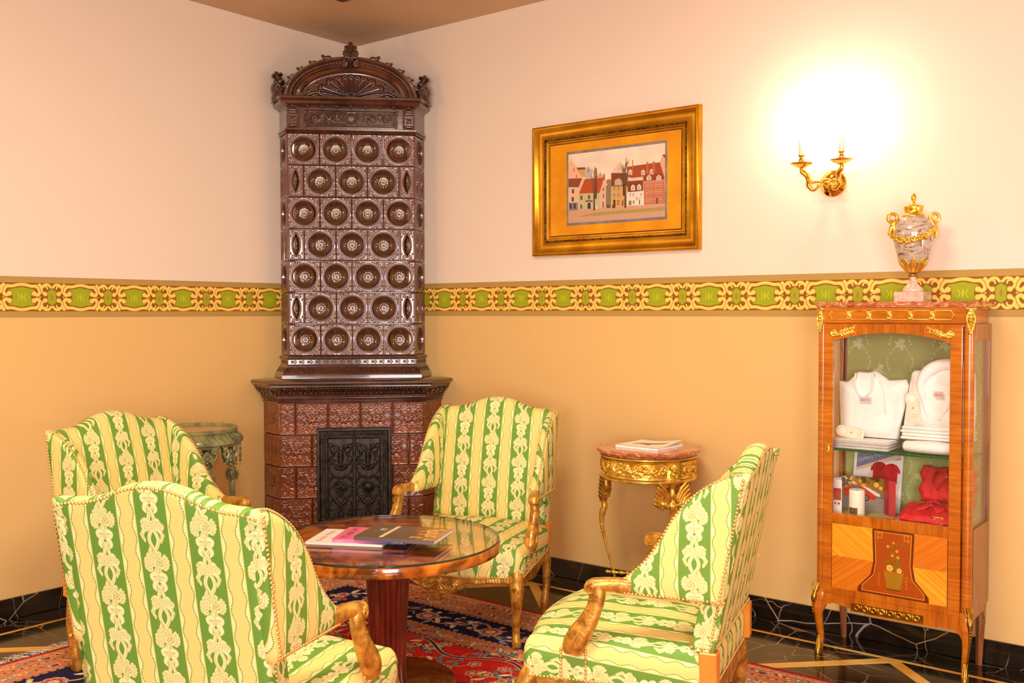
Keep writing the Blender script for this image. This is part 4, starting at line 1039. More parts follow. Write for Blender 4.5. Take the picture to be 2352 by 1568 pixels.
for sx in (-1, 1):
    B.up(S(spiral(sx*.065, .045, .020, .004, 0, sx*1.3, 20), .006), .012, .008); B.up(S(bez([(sx*.085, .045), (sx*.12, .062), (sx*.17, .060), (sx*.20, .066)], 6), [.007]*6+[.005]*6+[.003]*7), .010, .008)
    B.up(S(*leafp(sx*.03, .03, -pi/2+sx*1.2, .06, .012, sx*.8)), .012, .008)
    for k in range(9): B.up(S([(sx*(.215+.013*k), .064), (sx*(.211+.013*k), .074)], .0055), .009, .008)
B.up(S([(0, .064)], .012), .016, .010)
fy = lambda X: -.300-.050*np.cos(pi*X/.70)**2
MB().add(*B.surf(lambda X, Y, Z: np.stack([X, fy(X)+.012-Z*1.2, .214+Y], -1), cut=1e-3)).build('front_rail', GOLDWOOD, chair)
# nails
m = MB(); NR = .0052
def nails(pts, nrm, step=.0118):
    P = np.asarray(pts, float); d = np.linalg.norm(np.diff(P, axis=0), axis=1); L = np.r_[0, np.cumsum(d)]; n = max(1, int(L[-1]/step))
    for k in range(n+1):
        s = L[-1]*k/n; c = [np.interp(s, L, P[:, i]) for i in range(3)]
        nn = nrm(c) if callable(nrm) else nrm; m.add(*P_dome(c, nn, NR, .0045, 8))
t = np.roll(SO, -1, 0)-np.roll(SO, 1, 0); t /= np.linalg.norm(t, axis=1)[:, None]; SN = np.column_stack([t[:, 1], -t[:, 0]])
def sn(c): i = np.argmin(np.hypot(SO[:, 0]-c[0], SO[:, 1]-c[1])); return (SN[i][0], SN[i][1], 0)
so = SO+SN*.004; nails([(p[0], p[1], .300) for p in so]+[(so[0][0], so[0][1], .300)], sn)
for s in (-1, 1):
    xo = lambda y: s*(.3115+.015*(1-min(1, max(0, (y-.02)/.36))))
    nails([(xo(YB(z)-.014)+s*.002, YB(z)-.014, z) for z in np.linspace(.95, .58, 12)], (s, .15, 0))
    nails([(s*.2975, YB(z)-.016, z) for z in np.linspace(.57, .435, 6)], (s, .1, 0)); nails([(s*.2965, YB(.435)-.016, .435), (s*.2965, YB(.435)-.070, .435)], (s, 0, 0))
    nails([(xo(y)+s*.001, y, .583) for y in np.linspace(.026, .325, 10)], (s, 0, -.1)); nails([(xo(.02)+s*.001, .026, z) for z in (.583, .60, .618)], (s, 0, 0))
    w_ = WC[3:]; 
    tn = np.gradient(w_, axis=0); nrm = np.column_stack([-tn[:, 1], tn[:, 0]]); nrm /= np.linalg.norm(nrm, axis=1)[:, None]
    if nrm[0][1] < 0: nrm = -nrm
    pts = [(s*(.288+.016*(1-min(1, max(0, (p[0]-.02)/.36)))+.013), p[0]+a[0]*-.002, p[1]+a[1]*-.002) for p, a in zip(w_, nrm)]
    def wn(c, pts=pts, nrm=nrm, s=s): i = int(np.argmin([abs(p[1]-c[1]) for p in pts])); return (s*.5, nrm[i][0], nrm[i][1])
    nails(pts, wn)
    xb = s*.362
    for y in (-.172, -.094): nails([(s*(.3655-.109*(y+.272)), y, z) for z in (.312, .35, .395)], (s, 0, 0))
    nails([(s*(.3650-.109*(y+.272)), y, .392) for y in (-.172, -.094)], (s, 0, .3))
nails([(x*.985, YB(z)-.004, z-.012) for x, z in topc], (0, 1, .5))
nails([(x, YB(.43)-.076, .434) for x in np.linspace(-.28, .28, 8)], (0, -1, 0))
nails([(x, YB(.43)+.002, .434) for x in np.linspace(-.28, .28, 8)], (0, 1, 0))
o = m.build('nailheads', NAIL, chair); o['kind'] = 'stuff'
GRP = 'green striped damask armchairs around the table'
CH = [((1.734, -.894, .006), .312, 'green striped wing armchair in front of the tiled stove, facing the camera across the table'),
      ((3.042, -1.505, .006), -1.307, 'green striped wing armchair seen from its side, beside the round gilt side table'),
      ((2.374, -2.645, .006), 3.499, 'green striped wing armchair seen from behind, nearest to the camera'),
      ((1.107, -2.047, .006), 1.773, 'green striped wing armchair by the left wall, partly hidden behind another armchair')]
tag(chair, CH[0][2], 'armchair', GRP); chair.location = CH[0][0]; chair.rotation_euler = (0, 0, CH[0][1])
for loc, rz, lab in CH[1:]: dup_tree(chair, loc, rz, lab)

# ------------------------------------------------------------------ round table
tb = empty('round_table', (2.045, -1.735, .0062), 0, 'round flame mahogany pedestal table with glass covered top, in the middle of the armchairs', 'table')
MB().add(*P_lathe([(.0001, 0), (.255, 0), (.258, .006), (.258, .032), (.252, .038), (.0001, .038)], 72)).build('base_plate', MAHOG_BASE, tb, auto=30)
n = 300; V = []; zs = [(.038, .072), (.10, .066), (.25, .070), (.42, .080), (.538, .0885)]
for z, r in zs:
    for k in range(n): a = 2*pi*k/n; V.append(((r*(1.03-.11*(1-abs(sin(a*10)))**1.2))*cos(a), (r*(1.03-.11*(1-abs(sin(a*10)))**1.2))*sin(a), z))
F = [(i*n+j, i*n+(j+1) % n, (i+1)*n+(j+1) % n, (i+1)*n+j) for i in range(4) for j in range(n)]
MB().add(V, F).build('fluted_column', MAHOG_DK, tb)
MB().add(*P_lathe([(.0001, .534), (.415, .534), (.429, .538), (.430, .542), (.430, .572), (.428, .5755), (.0001, .5757)], 96)).build('tabletop', MAHOG, tb, auto=30)
mm = MB(); mm.add(*P_lathe([(.424, .5762), (.426, .5775), (.426, .583), (.424, .5837)], 96), mi=1); mm.add(*P_lathe([(.424, .5837), (.0001, .5837)], 96))
gt = NT('tabletop_glass'); gt.set(.02, 0, 0, .5, col=(255, 255, 255)); gt.b.inputs['Transmission Weight'].default_value = 1.0; gt.b.inputs['IOR'].default_value = 1.5
TG = glassy('tabletop_pane', (1, 1, 1)); mm.build('glass_top', [TG, NT('dark_glass_edge').set(.1, col=(46, 56, 36)).m], tb, auto=30)
ZT = .590
# books and magazines
def slab_thing(name, ox, oy, ang, L, W_, z0, th, mats, label, cat, group=None, cover_uv=True):
    r = empty(name, (ox, oy, z0), ang, label, cat, group)
    MB().add(*P_box(.0015, L-.0015, .002, W_-.0015, .001, th-.001)).build('pages', mats[1], r, smooth=False)
    m = MB(); m.add([(0, 0, th), (L, 0, th), (L, W_, th), (0, W_, th)], [(0, 1, 2, 3)], [(0, 0), (1, 0), (1, 1), (0, 1)]); m.add(*P_box(0, L, 0, W_, th-.0012, th-.0001), mi=1); m.add(*P_box(0, L, 0, W_, 0, .0012), mi=1); m.add(*P_box(-.0008, .0006, 0, 0, 0, th), mi=1)
    m.add(*P_box(0, L, -.0006, .0012, 0, th), mi=1)
    m.build('cover', [mats[0], mats[2]], r, smooth=False); return r
def text(name, body, size, parent, loc, rot, mat, ext=.0002, align='LEFT', sx=1):
    c = bpy.data.curves.new(name, 'FONT'); c.body = body; c.size = size; c.extrude = ext; c.align_x = align; c.materials.append(mat); c.resolution_u = 3
    tmp = bpy.data.objects.new(name, c); me = bpy.data.meshes.new_from_object(tmp); me.name = name; bpy.data.objects.remove(tmp); me.materials.clear(); me.materials.append(mat)
    o = bpy.data.objects.new(name, me); COL.objects.link(o); o.parent = parent; o.location = loc; o.rotation_euler = rot; o.scale = (sx, 1, 1); return o
PAPER = NT('white_paper').set(.6, col=(252, 249, 244)).m; CREAMP = M_noise('cream_cover', (250, 244, 226), (252, 248, 236), 4, rough=.3, coat=.3)
INKR = NT('red_brown_ink').set(.5, col=(196, 110, 60)).m; INKD = NT('dark_red_ink').set(.4, col=(150, 20, 50)).m; INKK = NT('dark_ink').set(.5, col=(50, 36, 30)).m; INKW = NT('white_ink').set(.5, col=(240, 236, 226)).m; INKG = NT('grey_ink').set(.5, col=(160, 150, 140)).m; INKS = NT('soft_beige_ink').set(.5, col=(206, 168, 130)).m
PINKC = M_noise('pink_cover', (250, 120, 150), (252, 140, 160), 4, rough=.2, coat=.5)
def spine_mat():
    t = NT('pink_to_blue_spine'); v = t.coord(); sp = t.n('ShaderNodeSeparateXYZ'); t.l(v, sp.inputs[0]); t.l(t.ramp(sp.outputs[0], [(.10, (246, 140, 196)), (.17, (176, 128, 206)), (.22, (78, 92, 172))]), t.b.inputs['Base Color']); t.set(.25, 0, .4); return t.m
b1 = slab_thing('magazine', 1.881, -1.999, .497, .297, .222, ZT, .009, (CREAMP, PAPER, PAPER), 'white magazine lettered Noble Wine, lowest of the stack on the round table', 'magazine')
text('title_text', 'Noble Wine', .034, b1, (.052, .018, .0091), (0, 0, pi/2), INKR, sx=1.0)
text('small_text', 'collection', .012, b1, (.105, .012, .0091), (0, 0, pi/2), INKS)
b2 = slab_thing('magazine', 1.967, -1.944, .513, .282, .204, ZT+.0095, .013, (PINKC, PAPER, spine_mat()), 'pink magazine titled TITANIUM, between white magazine and dark book on the round table', 'magazine')
text('title_text', 'TITANIUM', .040, b2, (.052, .006, .0132), (0, 0, pi/2), INKD, sx=.92)
text('spine_text', 'TITANIUM', .0075, b2, (.224, -.0008, .0035), (pi/2, 0, 0), INKW, ext=.0001); text('spine_text', 'special issue', .0065, b2, (.012, -.0008, .0035), (pi/2, 0, 0), INKW, ext=.0001)
MB().add(*P_box(.262, .268, -.0009, -.0005, .003, .010)).build('spine_mark', INKW, b2, smooth=False)
def black_cover():
    B = Board(0, .313, 0, .21, .0006).rgb((112, 86, 46)); r_ = random.Random(2)
    B.ink(B.rect(.05, .062, .120, .150), (190, 206, 196)); B.ink(B.rect(.066, .072, .118, .152), (226, 190, 130))
    B.ink(B.rect(.092, .108, .010, .198), (246, 226, 176))
    B.ink(B.poly([(.17, .20), (.313, .20), (.313, 0), (.24, 0), (.20, .12)]), (150, 96, 48))
    for k in range(16):
        x = r_.uniform(.20, .27); y = .01+.0115*k; B.ink(B.stroke(bez([(x, y), (x+.02, y+.006), (x+.05, y-.002)], 5), [.002, .005]+[.004]*7+[.002, .001]), (250, 190, 90)); B.ink(B.stroke([(x+.01, y+.006), (x+.05, y+.008)], .0012), (120, 60, 20))
    B.ink(B.rect(.296, .313, 0, .21), (176, 120, 70)); return B.image('black_cover_print')
b3 = slab_thing('book', 2.046, -1.908, .393, .313, .21, ZT+.0230, .014, (M_img('black_cover', black_cover(), .3, coat=.4), PAPER, NT('slate_spine').set(.4, col=(110, 100, 104)).m), 'dark brown hardback with amber cutlery photograph, topmost of the stack on the round table', 'book')
text('title_text', 'À LA CARTE', .013, b3, (.105, .03, .0142), (0, 0, pi/2), INKS, sx=1.7)

# ------------------------------------------------------------------ gilt side table with marble top
gx, gy = 2.349, -.307
g = empty('side_table', (gx, gy, 0), 0, 'round gilt side table with red marble top and winged figure legs, against the back wall', 'side table')
MB().add(*P_lathe([(.0001, .778), (.226, .778), (.232, .782), (.236, .790), (.246, .794), (.247, .804), (.242, .809), (.0001, .809)], 64)).build('marble_top', REDM, g, auto=40)
MB().add(*P_lathe([(.20, .665), (.222, .665), (.228, .669), (.228, .676), (.222, .680), (.2195, .684), (.2195, .762), (.224, .766), (.230, .770), (.230, .777), (.20, .778), (.20, .665)], 64)).build('apron', GILT, g, auto=40)
B = Board(0, .44, 0, .078, .0022); S = B.stroke
for k in range(5):
    x = .035+.088*k
    if k == 1: B.up(S(spiral(x, .039, .020, .020, 0, 1, 22), .003), .007); B.up(S([(x, .039)], .013), .008)
    else:
        B.up(S(spiral(x, .039, .022, .004, 0, 1.3 if k % 2 else -1.3, 22), .0032), .006)
        for j in range(4): B.up(S(*leafp(x, .039, j*pi/2+.5, .018, .005)), .008)
    B.up(S(bez([(x+.022, .039), (x+.036, .060), (x+.05, .050), (x+.062, .030)], 6), .003), .006)
    for j in range(5): B.up(S(*leafp(x+.044, .039, j*1.257+k, .018, .0045)), .006)
B.z[:2] += .004; B.z[-2:] += .004
for k in range(22): B.up(S(*leafp(.02*k, .016+.046*(k % 2), k*1.3, .016, .0045)), .0045)
B.z += .0006
V, F, UV = B.surf(lambda X, Y, Z: np.stack([(.2195+Z*1.1)*np.cos(X/.2195), (.2195+Z*1.1)*np.sin(X/.2195), .684+Y], -1), cut=1e-4)
am = MB().add(V, F, UV).mesh('apron_relief', GILT)
for a in (204, 338, 90): link('apron_relief', am, g, (0, 0, 0), (0, 0, math.radians(a+4)))
def mask_b(B):
    B.up(B.poly([(-.018, 0), (.018, 0), (.018, .082), (-.018, .082)]), 0); S = B.stroke
    B.up(S([(0, .045)], .012), .012); B.up(S([(0, .03), (0, .012)], [.009, .003]), .010)
    for k in range(7): B.up(S(*leafp(0, .05, pi/2+(k-3)*.42, .026, .004)), .009)
    for sx in (-1, 1): B.up(S(bez([(sx*.006, .04), (sx*.014, .03), (sx*.008, .015)], 4), .003), .009)
for a in (198, 332, 85):
    t = math.radians(a); p = plaque('mask_mount', mask_b, .223*cos(t), .223*sin(t), .678, box=(-.022, .022, -.002, .09), px=.002, mat=GILT, th=.002, rz=t+pi/2, parent=g)
    # leg: figure with wings on a slender curved shaft
    R = lambda l: [(p_[0]*cos(t)-p_[1]*sin(t), p_[0]*sin(t)+p_[1]*cos(t), *p_[2:]) for p_ in l]
    m = MB()
    m.add(*P_sweep(R([(.205, 0, .666, .022, .022), (.207, 0, .655, .014, .014), (.207, 0, .640, .010, .010), (.208, 0, .625, .012, .012), (.208, 0, .606, .0135, .0125), (.209, 0, .590, .007, .007)]), 10, sm=4))
    m.add(*P_sweep(R([(.209, 0, .590, .008, .008), (.210, 0, .578, .014, .022), (.214, 0, .560, .018, .024), (.216, 0, .535, .014, .015), (.214, 0, .510, .014, .016), (.222, 0, .485, .016, .016), (.228, 0, .45, .013, .013), (.223, 0, .40, .009, .010), (.207, 0, .33, .006, .007), (.184, 0, .25, .0055, .006), (.167, 0, .19, .006, .007), (.160, 0, .12, .0055, .006), (.168, 0, .04, .008, .009), (.182, 0, .012, .012, .012), (.186, 0, .0, .010, .010)]), 10, sm=5))
    m.add(*P_sphere(tuple(R([(.222, 0, .545)])[0][:3]), .008, 8, 6))
    for k in range(6): m.add(*P_sphere(tuple(R([(.236-.002*k, (.006 if k % 2 else -.006), .470-.016*k)])[0][:3]), .006, 6, 4))
    m.build('leg', GILT, g)
    for s in (-1, 1):
        def wing_d(B, s=s):
            for k in range(6):
                a0 = pi/2-.62-k*.05; L = .085-.007*k; x_, y_ = .014+.0075*k, .030-.011*k; B.up(B.stroke(bez([(x_, y_-.01), (x_+.4*L*cos(a0), y_+.45*L*sin(a0)), (x_+L*cos(a0)+.006, y_+L*sin(a0))], 5), [.004]*5+[.0058]*5+[.0022]), .006, .002)
            B.up(B.stroke(bez([(-.004, .0), (.010, -.010), (.030, -.014), (.050, .004)], 6), [.006]*6+[.008]*6+[.006]*7), .009, .002)
            for k in range(4): B.up(B.stroke(spiral(.012+.012*k, -.010+.003*k, .006, .002, 0, 1, 8), .0022), .011, .002)
        o = plaque('wing_ornament', wing_d, *R([(.214, s*.006, .575)])[0][:3], box=(-.014, .12, -.03, .11), px=.0022, mat=GILT, th=.003, rz=t+pi/2, parent=g); o.scale = (s, 1, 1)
    m = MB(); m.add(*P_sweep(R([(.04, 0, .192, .006, .006), (.07, 0, .192, .010, .010), (.085, 0, .192, .005, .005), (.10, 0, .192, .011, .011), (.112, 0, .192, .006, .006), (.13, 0, .192, .010, .010), (.15, 0, .192, .006, .006), (.172, 0, .192, .011, .011), (.185, 0, .192, .006, .006), (.20, 0, .192, .010, .010), (.212, 0, .192, .004, .004)]), 10, sm=4)); m.build('stretcher_arm', GILT, g)
MB().add(*P_lathe([(.0001, .180), (.03, .182), (.062, .190), (.066, .196), (.060, .198), (.0001, .192)], 32)).build('stretcher_dish', GREENBR, g)
# magazine with curling pages
mg = empty('magazine', (2.232, -.412, .8094), -.04, 'white magazine with curling corner pages on the marble side table', 'magazine')
MB().add(*P_box(0, .232, 0, .225, 0, .0105)).build('pages', PAPER, mg, smooth=False)
def mag_cover():
    B = Board(0, .232, 0, .225, .001).rgb((255, 250, 232)); B.ink(B.poly([(.05, .07), (.075, .085), (.10, .085), (.14, .105), (.18, .14), (.20, .175), (.16, .165), (.13, .15), (.10, .13), (.075, .12), (.06, .105), (.045, .09)]), (120, 84, 36)); B.ink(B.poly([(.10, .085), (.14, .07), (.15, .078), (.12, .10)]), (120, 84, 36))
    for k in range(4): B.ink(B.rect(.17, .22, .02+.012*k, .023+.012*k), (240, 214, 170))
    return B.image('side_magazine_print')
MC = M_img('side_magazine_cover', mag_cover(), .4, spec=.4)
def curl(h, sh): return lambda U, V_: np.stack([U*(.232-sh), V_*.225, .0108+h*.4+h*np.clip((U+V_-1.25)/.75, 0, 1)**1.6*12*.1*4], -1)
for h, sh in ((.0035, .004), (.0015, 0)): MB().add(*P_grid(12, 12, curl(h, sh))).build('cover', MC, mg)

# ------------------------------------------------------------------ grey-green table by the left wall
tx, ty = .28, -1.40
t3 = empty('side_table', (tx, ty, 0), 0, 'grey-green patinated metal side table with drooping leaf apron, between left wall and tiled stove', 'side table')
MB().add(*P_lathe([(.0001, .842), (.205, .842), (.209, .850), (.215, .853), (.220, .850), (.220, .836), (.214, .832), (.222, .822), (.236, .808), (.246, .792), (.246, .780), (.238, .775), (.225, .778), (.0001, .79)], 64)).build('top_rim', VERDI, t3, auto=40)
MB().add(*P_lathe([(.0001, .8425), (.204, .8425)], 48)).build('inset_top', NT('grey_mirror_inset').set(.12, .6, col=(200, 172, 140)).m, t3)
m = MB()
for k in range(96): a = 2*pi*k/96; m.add(*P_sphere((.216*cos(a), .216*sin(a), .853), .0042, 5, 4))
for k in range(40):
    a = 2*pi*k/40; c, s_ = cos(a), sin(a); m.add(*P_sweep([(.222*c, .222*s_, .824, .004, .003), (.238*cos(a+.05), .238*sin(a+.05), .808, .009, .004), (.247*cos(a+.09), .247*sin(a+.09), .790, .003, .003)], 6, sm=3))
m.build('leaf_band', VERDI, t3)['kind'] = 'stuff'
def pend(B):
    S = B.stroke
    B.up(S([(-.062, .098), (.062, .098)], .006), .006)
    for sx in (-1, 1):
        B.up(S(spiral(sx*.036, .078, .017, .004, pi/2, -sx*1.3, 20), .0055), .010); B.up(S(bez([(sx*.05, .06), (sx*.04, .036), (sx*.016, .030), (sx*.004, .05)], 6), .005), .009); B.up(S(*leafp(sx*.020, .05, -pi/2+sx*.5, .05, .010, -sx*.5)), .010)
    for k in range(5): B.up(S([(0, .062-.020*k)], .0135-.0022*k), .013)
    for k in range(3): B.up(S(*leafp(0, .075, -pi/2+(k-1)*.6, .05, .010)), .011)
for k in range(10):
    a = 2*pi*(k+.5)/10; plaque('apron_pendant', pend, .226*cos(a), .226*sin(a), .672, box=(-.068, .068, -.035, .108), px=.0024, mat=VERDI, th=.010, rz=a+pi/2, parent=t3)
m = MB().add(*P_lathe([(.014, .775), (.016, .74), (.014, .70), (.021, .68), (.023, .675), (.012, .665), (.011, .655), (.017, .64), (.021, .61), (.019, .585), (.013, .575), (.017, .57), (.017, .56), (.014, .555), (.0155, .40), (.015, .25), (.013, .12), (.018, .10), (.013, .085), (.012, .03), (.018, .015), (.016, 0)], 14))
for q in range(4): a = q*pi/2; m.add(*P_sweep([(.015*cos(a), .015*sin(a), .64, .004, .004), (.028*cos(a), .028*sin(a), .61, .007, .007), (.022*cos(a), .022*sin(a), .575, .003, .003)], 6, sm=3))
lm = m.mesh('leg', VERDI)
for a in (48, -12, 140, 230): t = math.radians(a); link('leg', lm, t3, (.190*cos(t), .190*sin(t), 0), (0, 0, t))
MB().add(*P_lathe([(.0001, .14), (.14, .14), (.145, .146), (.14, .152), (.0001, .152)], 40)).build('lower_shelf', VERDI, t3, auto=40)
# ------------------------------------------------------------------ display cabinet
cb = empty('display_cabinet', (3.476, -.165, 0), 0, 'tall inlaid display cabinet with glass door, brass mounts and red marble top', 'cabinet')
HX, FY, BY = .307, -.145, .145        # half width, front, back (local)
def box(name, x0, x1, y0, y1, z0, z1, mat, b=.002, parent=cb, **kw):
    o = MB().add(*P_box(x0, x1, y0, y1, z0, z1, b)).build(name, mat, parent or cb, smooth=False); return o
box('back_panel', -HX+.02, HX-.02, BY-.012, BY, .27, 1.40, CABSIDE)
box('bottom_board', -HX+.01, HX-.01, FY+.024, BY-.012, .575, .592, NT('sage_lining').set(.8, col=(190, 182, 120)).m)
box('top_board', -HX+.006, HX-.006, FY+.01, BY, 1.388, 1.402, CABW)
def silk():
    W_, H_ = .20, .22; B = Board(0, W_-.001, 0, H_-.001, .001).rgb((172, 174, 112)); col, c2 = (206, 212, 166), (190, 194, 140)
    def ink(p, r, c=col):
        P = np.asarray(p, float)
        for ox in (-W_, 0, W_):
            for oy in (-H_, 0, H_): B.ink(B.stroke(P+[ox, oy], r), c, .85)
    rr = random.Random(4)
    for bx, by in ((.05, .06), (.15, .17)):
        for k in range(9):
            a = rr.uniform(0, 6.3); p, r = leafp(bx, by, a, .03, .005, .4, 5); ink(p, r)
        for k in range(6): ink([(bx+rr.uniform(-.02, .02), by+rr.uniform(-.015, .02))], .006)
    for s, x0 in ((1, .05), (-1, .05), (1, .15), (-1, .15)):
        y0 = .06 if x0 == .05 else .17
        q = bez([(x0, y0), (x0+s*.03, y0-.02), (x0+s*.06, y0-.07), (x0+s*.05, y0-.11)], 5)
        for i, p in enumerate(q): ink([p], .0045 if i % 2 else .003, col if i % 2 else c2)
    return B.image('silk_pattern')
SILK = M_img('sage_floral_silk', silk(), .55, (1/.20, 1/.22), spec=.3)
m = MB(); m.add([(-HX+.03, BY-.013, .592), (HX-.03, BY-.013, .592), (HX-.03, BY-.013, 1.388), (-HX+.03, BY-.013, 1.388)], [(0, 1, 2, 3)], [(0, 0), (2*HX, 0), (2*HX, .8), (0, .8)]); m.build('silk_lining', SILK, cb, smooth=False)
for s in (-1, 1):
    x0, x1 = (HX-.016, HX) if s > 0 else (-HX, -HX+.016)
    box('side_rail', x0, x1, FY+.034, BY, .262, .598, CABSIDE, .001); box('side_rail', x0, x1, FY+.034, BY, 1.335, 1.40, CABSIDE, .001)
    box('side_stile', x0, x1, BY-.022, BY, .598, 1.335, CABSIDE, .001)
    MB().add(*P_box(x0+.006, x0+.010, FY+.036, BY-.022, .598, 1.335)).build('side_glass', GLASS, cb, smooth=False)
    # rounded corner post
    cx, cy = s*(HX-.019), FY+.019
    m = MB(); prof_n = 20; P = [(cx+.019*cos(a), cy+.019*sin(a)) for a in np.linspace(0, 2*pi, prof_n, endpoint=False)]
    V, F, UV = P_ngon(P, .262, 1.40); m.add(V, F, [(v[0], v[2]) for v in V]); m.build('corner_post', CABW_H, cb, auto=40)
# frieze rail with pierced mount, above the door
box('frieze_rail', -HX+.012, HX-.012, FY, BY, 1.402, 1.467, CABW_H, .002)
B = Board(-.25, .25, 0, .048, .0016); S = B.stroke
for k in range(6):
    c = -.205+.082*k
    p = [(c-.030, .006), (c+.030, .006), (c+.041, .024), (c+.030, .042), (c-.030, .042), (c-.041, .024), (c-.030, .006)]; B.up(S(p, .0038), .005)
    if k < 5:
        B.up(S([(c+.041, .024)], .010), .006); B.up(S([(c+.041, .024)], .004), .009)
        B.up(S([(c+.041, .010)], .005), .004); B.up(S([(c+.041, .038)], .005), .004)
MB().add(*B.surf(lambda X, Y, Z: np.stack([X-.01, FY-Z+.0005, 1.411+Y], -1), cut=1e-4)).build('frieze_mount', GILT, cb)
def chute(B):
    S = B.stroke; B.up(S([(-.012, .095), (.012, .095)], .008), .010)
    for k in range(7): B.up(S([(0, .088-.013*k)], .0115-.0013*k), .011)
    for s in (-1, 1):
        B.up(S(bez([(s*.004, .09), (s*.015, .06), (s*.010, .03), (s*.002, .0)], 6), .0035), .008)
for s in (-1, 1): plaque('corner_mount', chute, s*(HX-.012), FY+.002, 1.365, box=(-.024, .024, -.014, .108), px=.0018, mat=GILT, th=.001, rz=s*.5, parent=cb)
# marble top
m = MB().add(*P_mould([(-HX-.002, BY+.008), (-HX-.002, FY-.002), (HX+.002, FY-.002), (HX+.002, BY+.008)], [(-.30, 1.467), (.002, 1.467), (.006, 1.472), (.003, 1.479), (.008, 1.484), (.005, 1.488), (-.02, 1.4885)]))
m = MB(); pp = [(-HX-.008, BY+.008), (-HX-.008, FY-.006), (HX+.008, FY-.006), (HX+.008, BY+.008)]
for z0, z1, e in ((1.4672, 1.474, -.004), (1.474, 1.4885, 0)):
    q = [(x+(e if x > 0 else -e), y-(e if y < 0 else 0)) for x, y in pp]; m.add(*P_ngon(q[::-1], z0, z1))
m.build('marble_top', REDM, cb, smooth=False)
# door
DX0, DX1, DZ0, DZ1 = -.276, .268, .264, 1.398; GX0, GX1, GZ0 = -.238, .224, .607
dr = box('door', DX0, GX0, FY-.004, FY+.018, DZ0, DZ1, CABW_H, .0015); dr.name = 'door'
box('stile', GX1, DX1, FY-.004, FY+.018, DZ0, DZ1, CABW_H, .0015, parent=dr)
arch = [(GX0+(GX1-GX0)*t, 1.325+.038*(sin(pi*t)**.8 if 0 < t < 1 else 0)) for t in np.linspace(0, 1, 25)]
V, F, _ = P_ngon([(GX0, DZ1), *[(x, z) for x, z in arch], (GX1, DZ1)], 0, 1); MB().add(np.column_stack([V[:, 0], FY-.004+.022*V[:, 2], V[:, 1]]), F).build('arched_rail', CABW_V, dr, smooth=False)
box('bottom_rail', GX0, GX1, FY-.004, FY+.018, .563, GZ0, CABW_V, .0015, parent=dr); box('lower_rail', GX0, GX1, FY-.004, FY+.018, DZ0, .292, CABW_V, .0015, parent=dr)
MB().add(*P_box(GX0-.004, GX1+.004, FY+.006, FY+.009, GZ0-.004, 1.37)).build('glass_pane', GLASS, dr, smooth=False)
def leafmount(B):
    S = B.stroke; B.up(S(spiral(.022, .020, .017, .004, 0, -1.5, 26), .0042), .006); B.up(S([(.022, .020)], .008), .005)
    B.up(S(bez([(.034, .008), (.055, .016), (.08, .030), (.108, .040)], 8), [.006]*8+[.010]*8+[.006]*8+[.002]), .006)
    for k in range(5): B.up(S(*leafp(.042+.013*k, .018+.004*k, .9, .022, .005)), .007); B.up(S(*leafp(.046+.012*k, .014+.004*k, -.5, .018, .004)), .007)
for s in (-1, 1):
    o = plaque('leaf_mount', leafmount, (s*.250)-.006, FY-.004, 1.342, box=(0, .115, -.006, .052), px=.0018, mat=GILT, th=0, parent=dr); o.scale = (-s, 1, 1)
def lock(B): B.up(B.stroke([(0, .008), (0, .022)], .008), .004); B.up(B.stroke([(-.006, .028), (.006, .028)], .004), .005); B.up(B.stroke([(0, .0)], .005), .004)
lk = plaque('escutcheon', lock, -.257, FY-.004, .862, box=(-.012, .012, -.008, .036), px=.0016, mat=GILT, th=0, parent=dr)
MB().add(*P_dome((-.257, FY-.0085, .876), (0, -1, 0), .0025, .001, 8)).build('keyhole', DARK, dr)
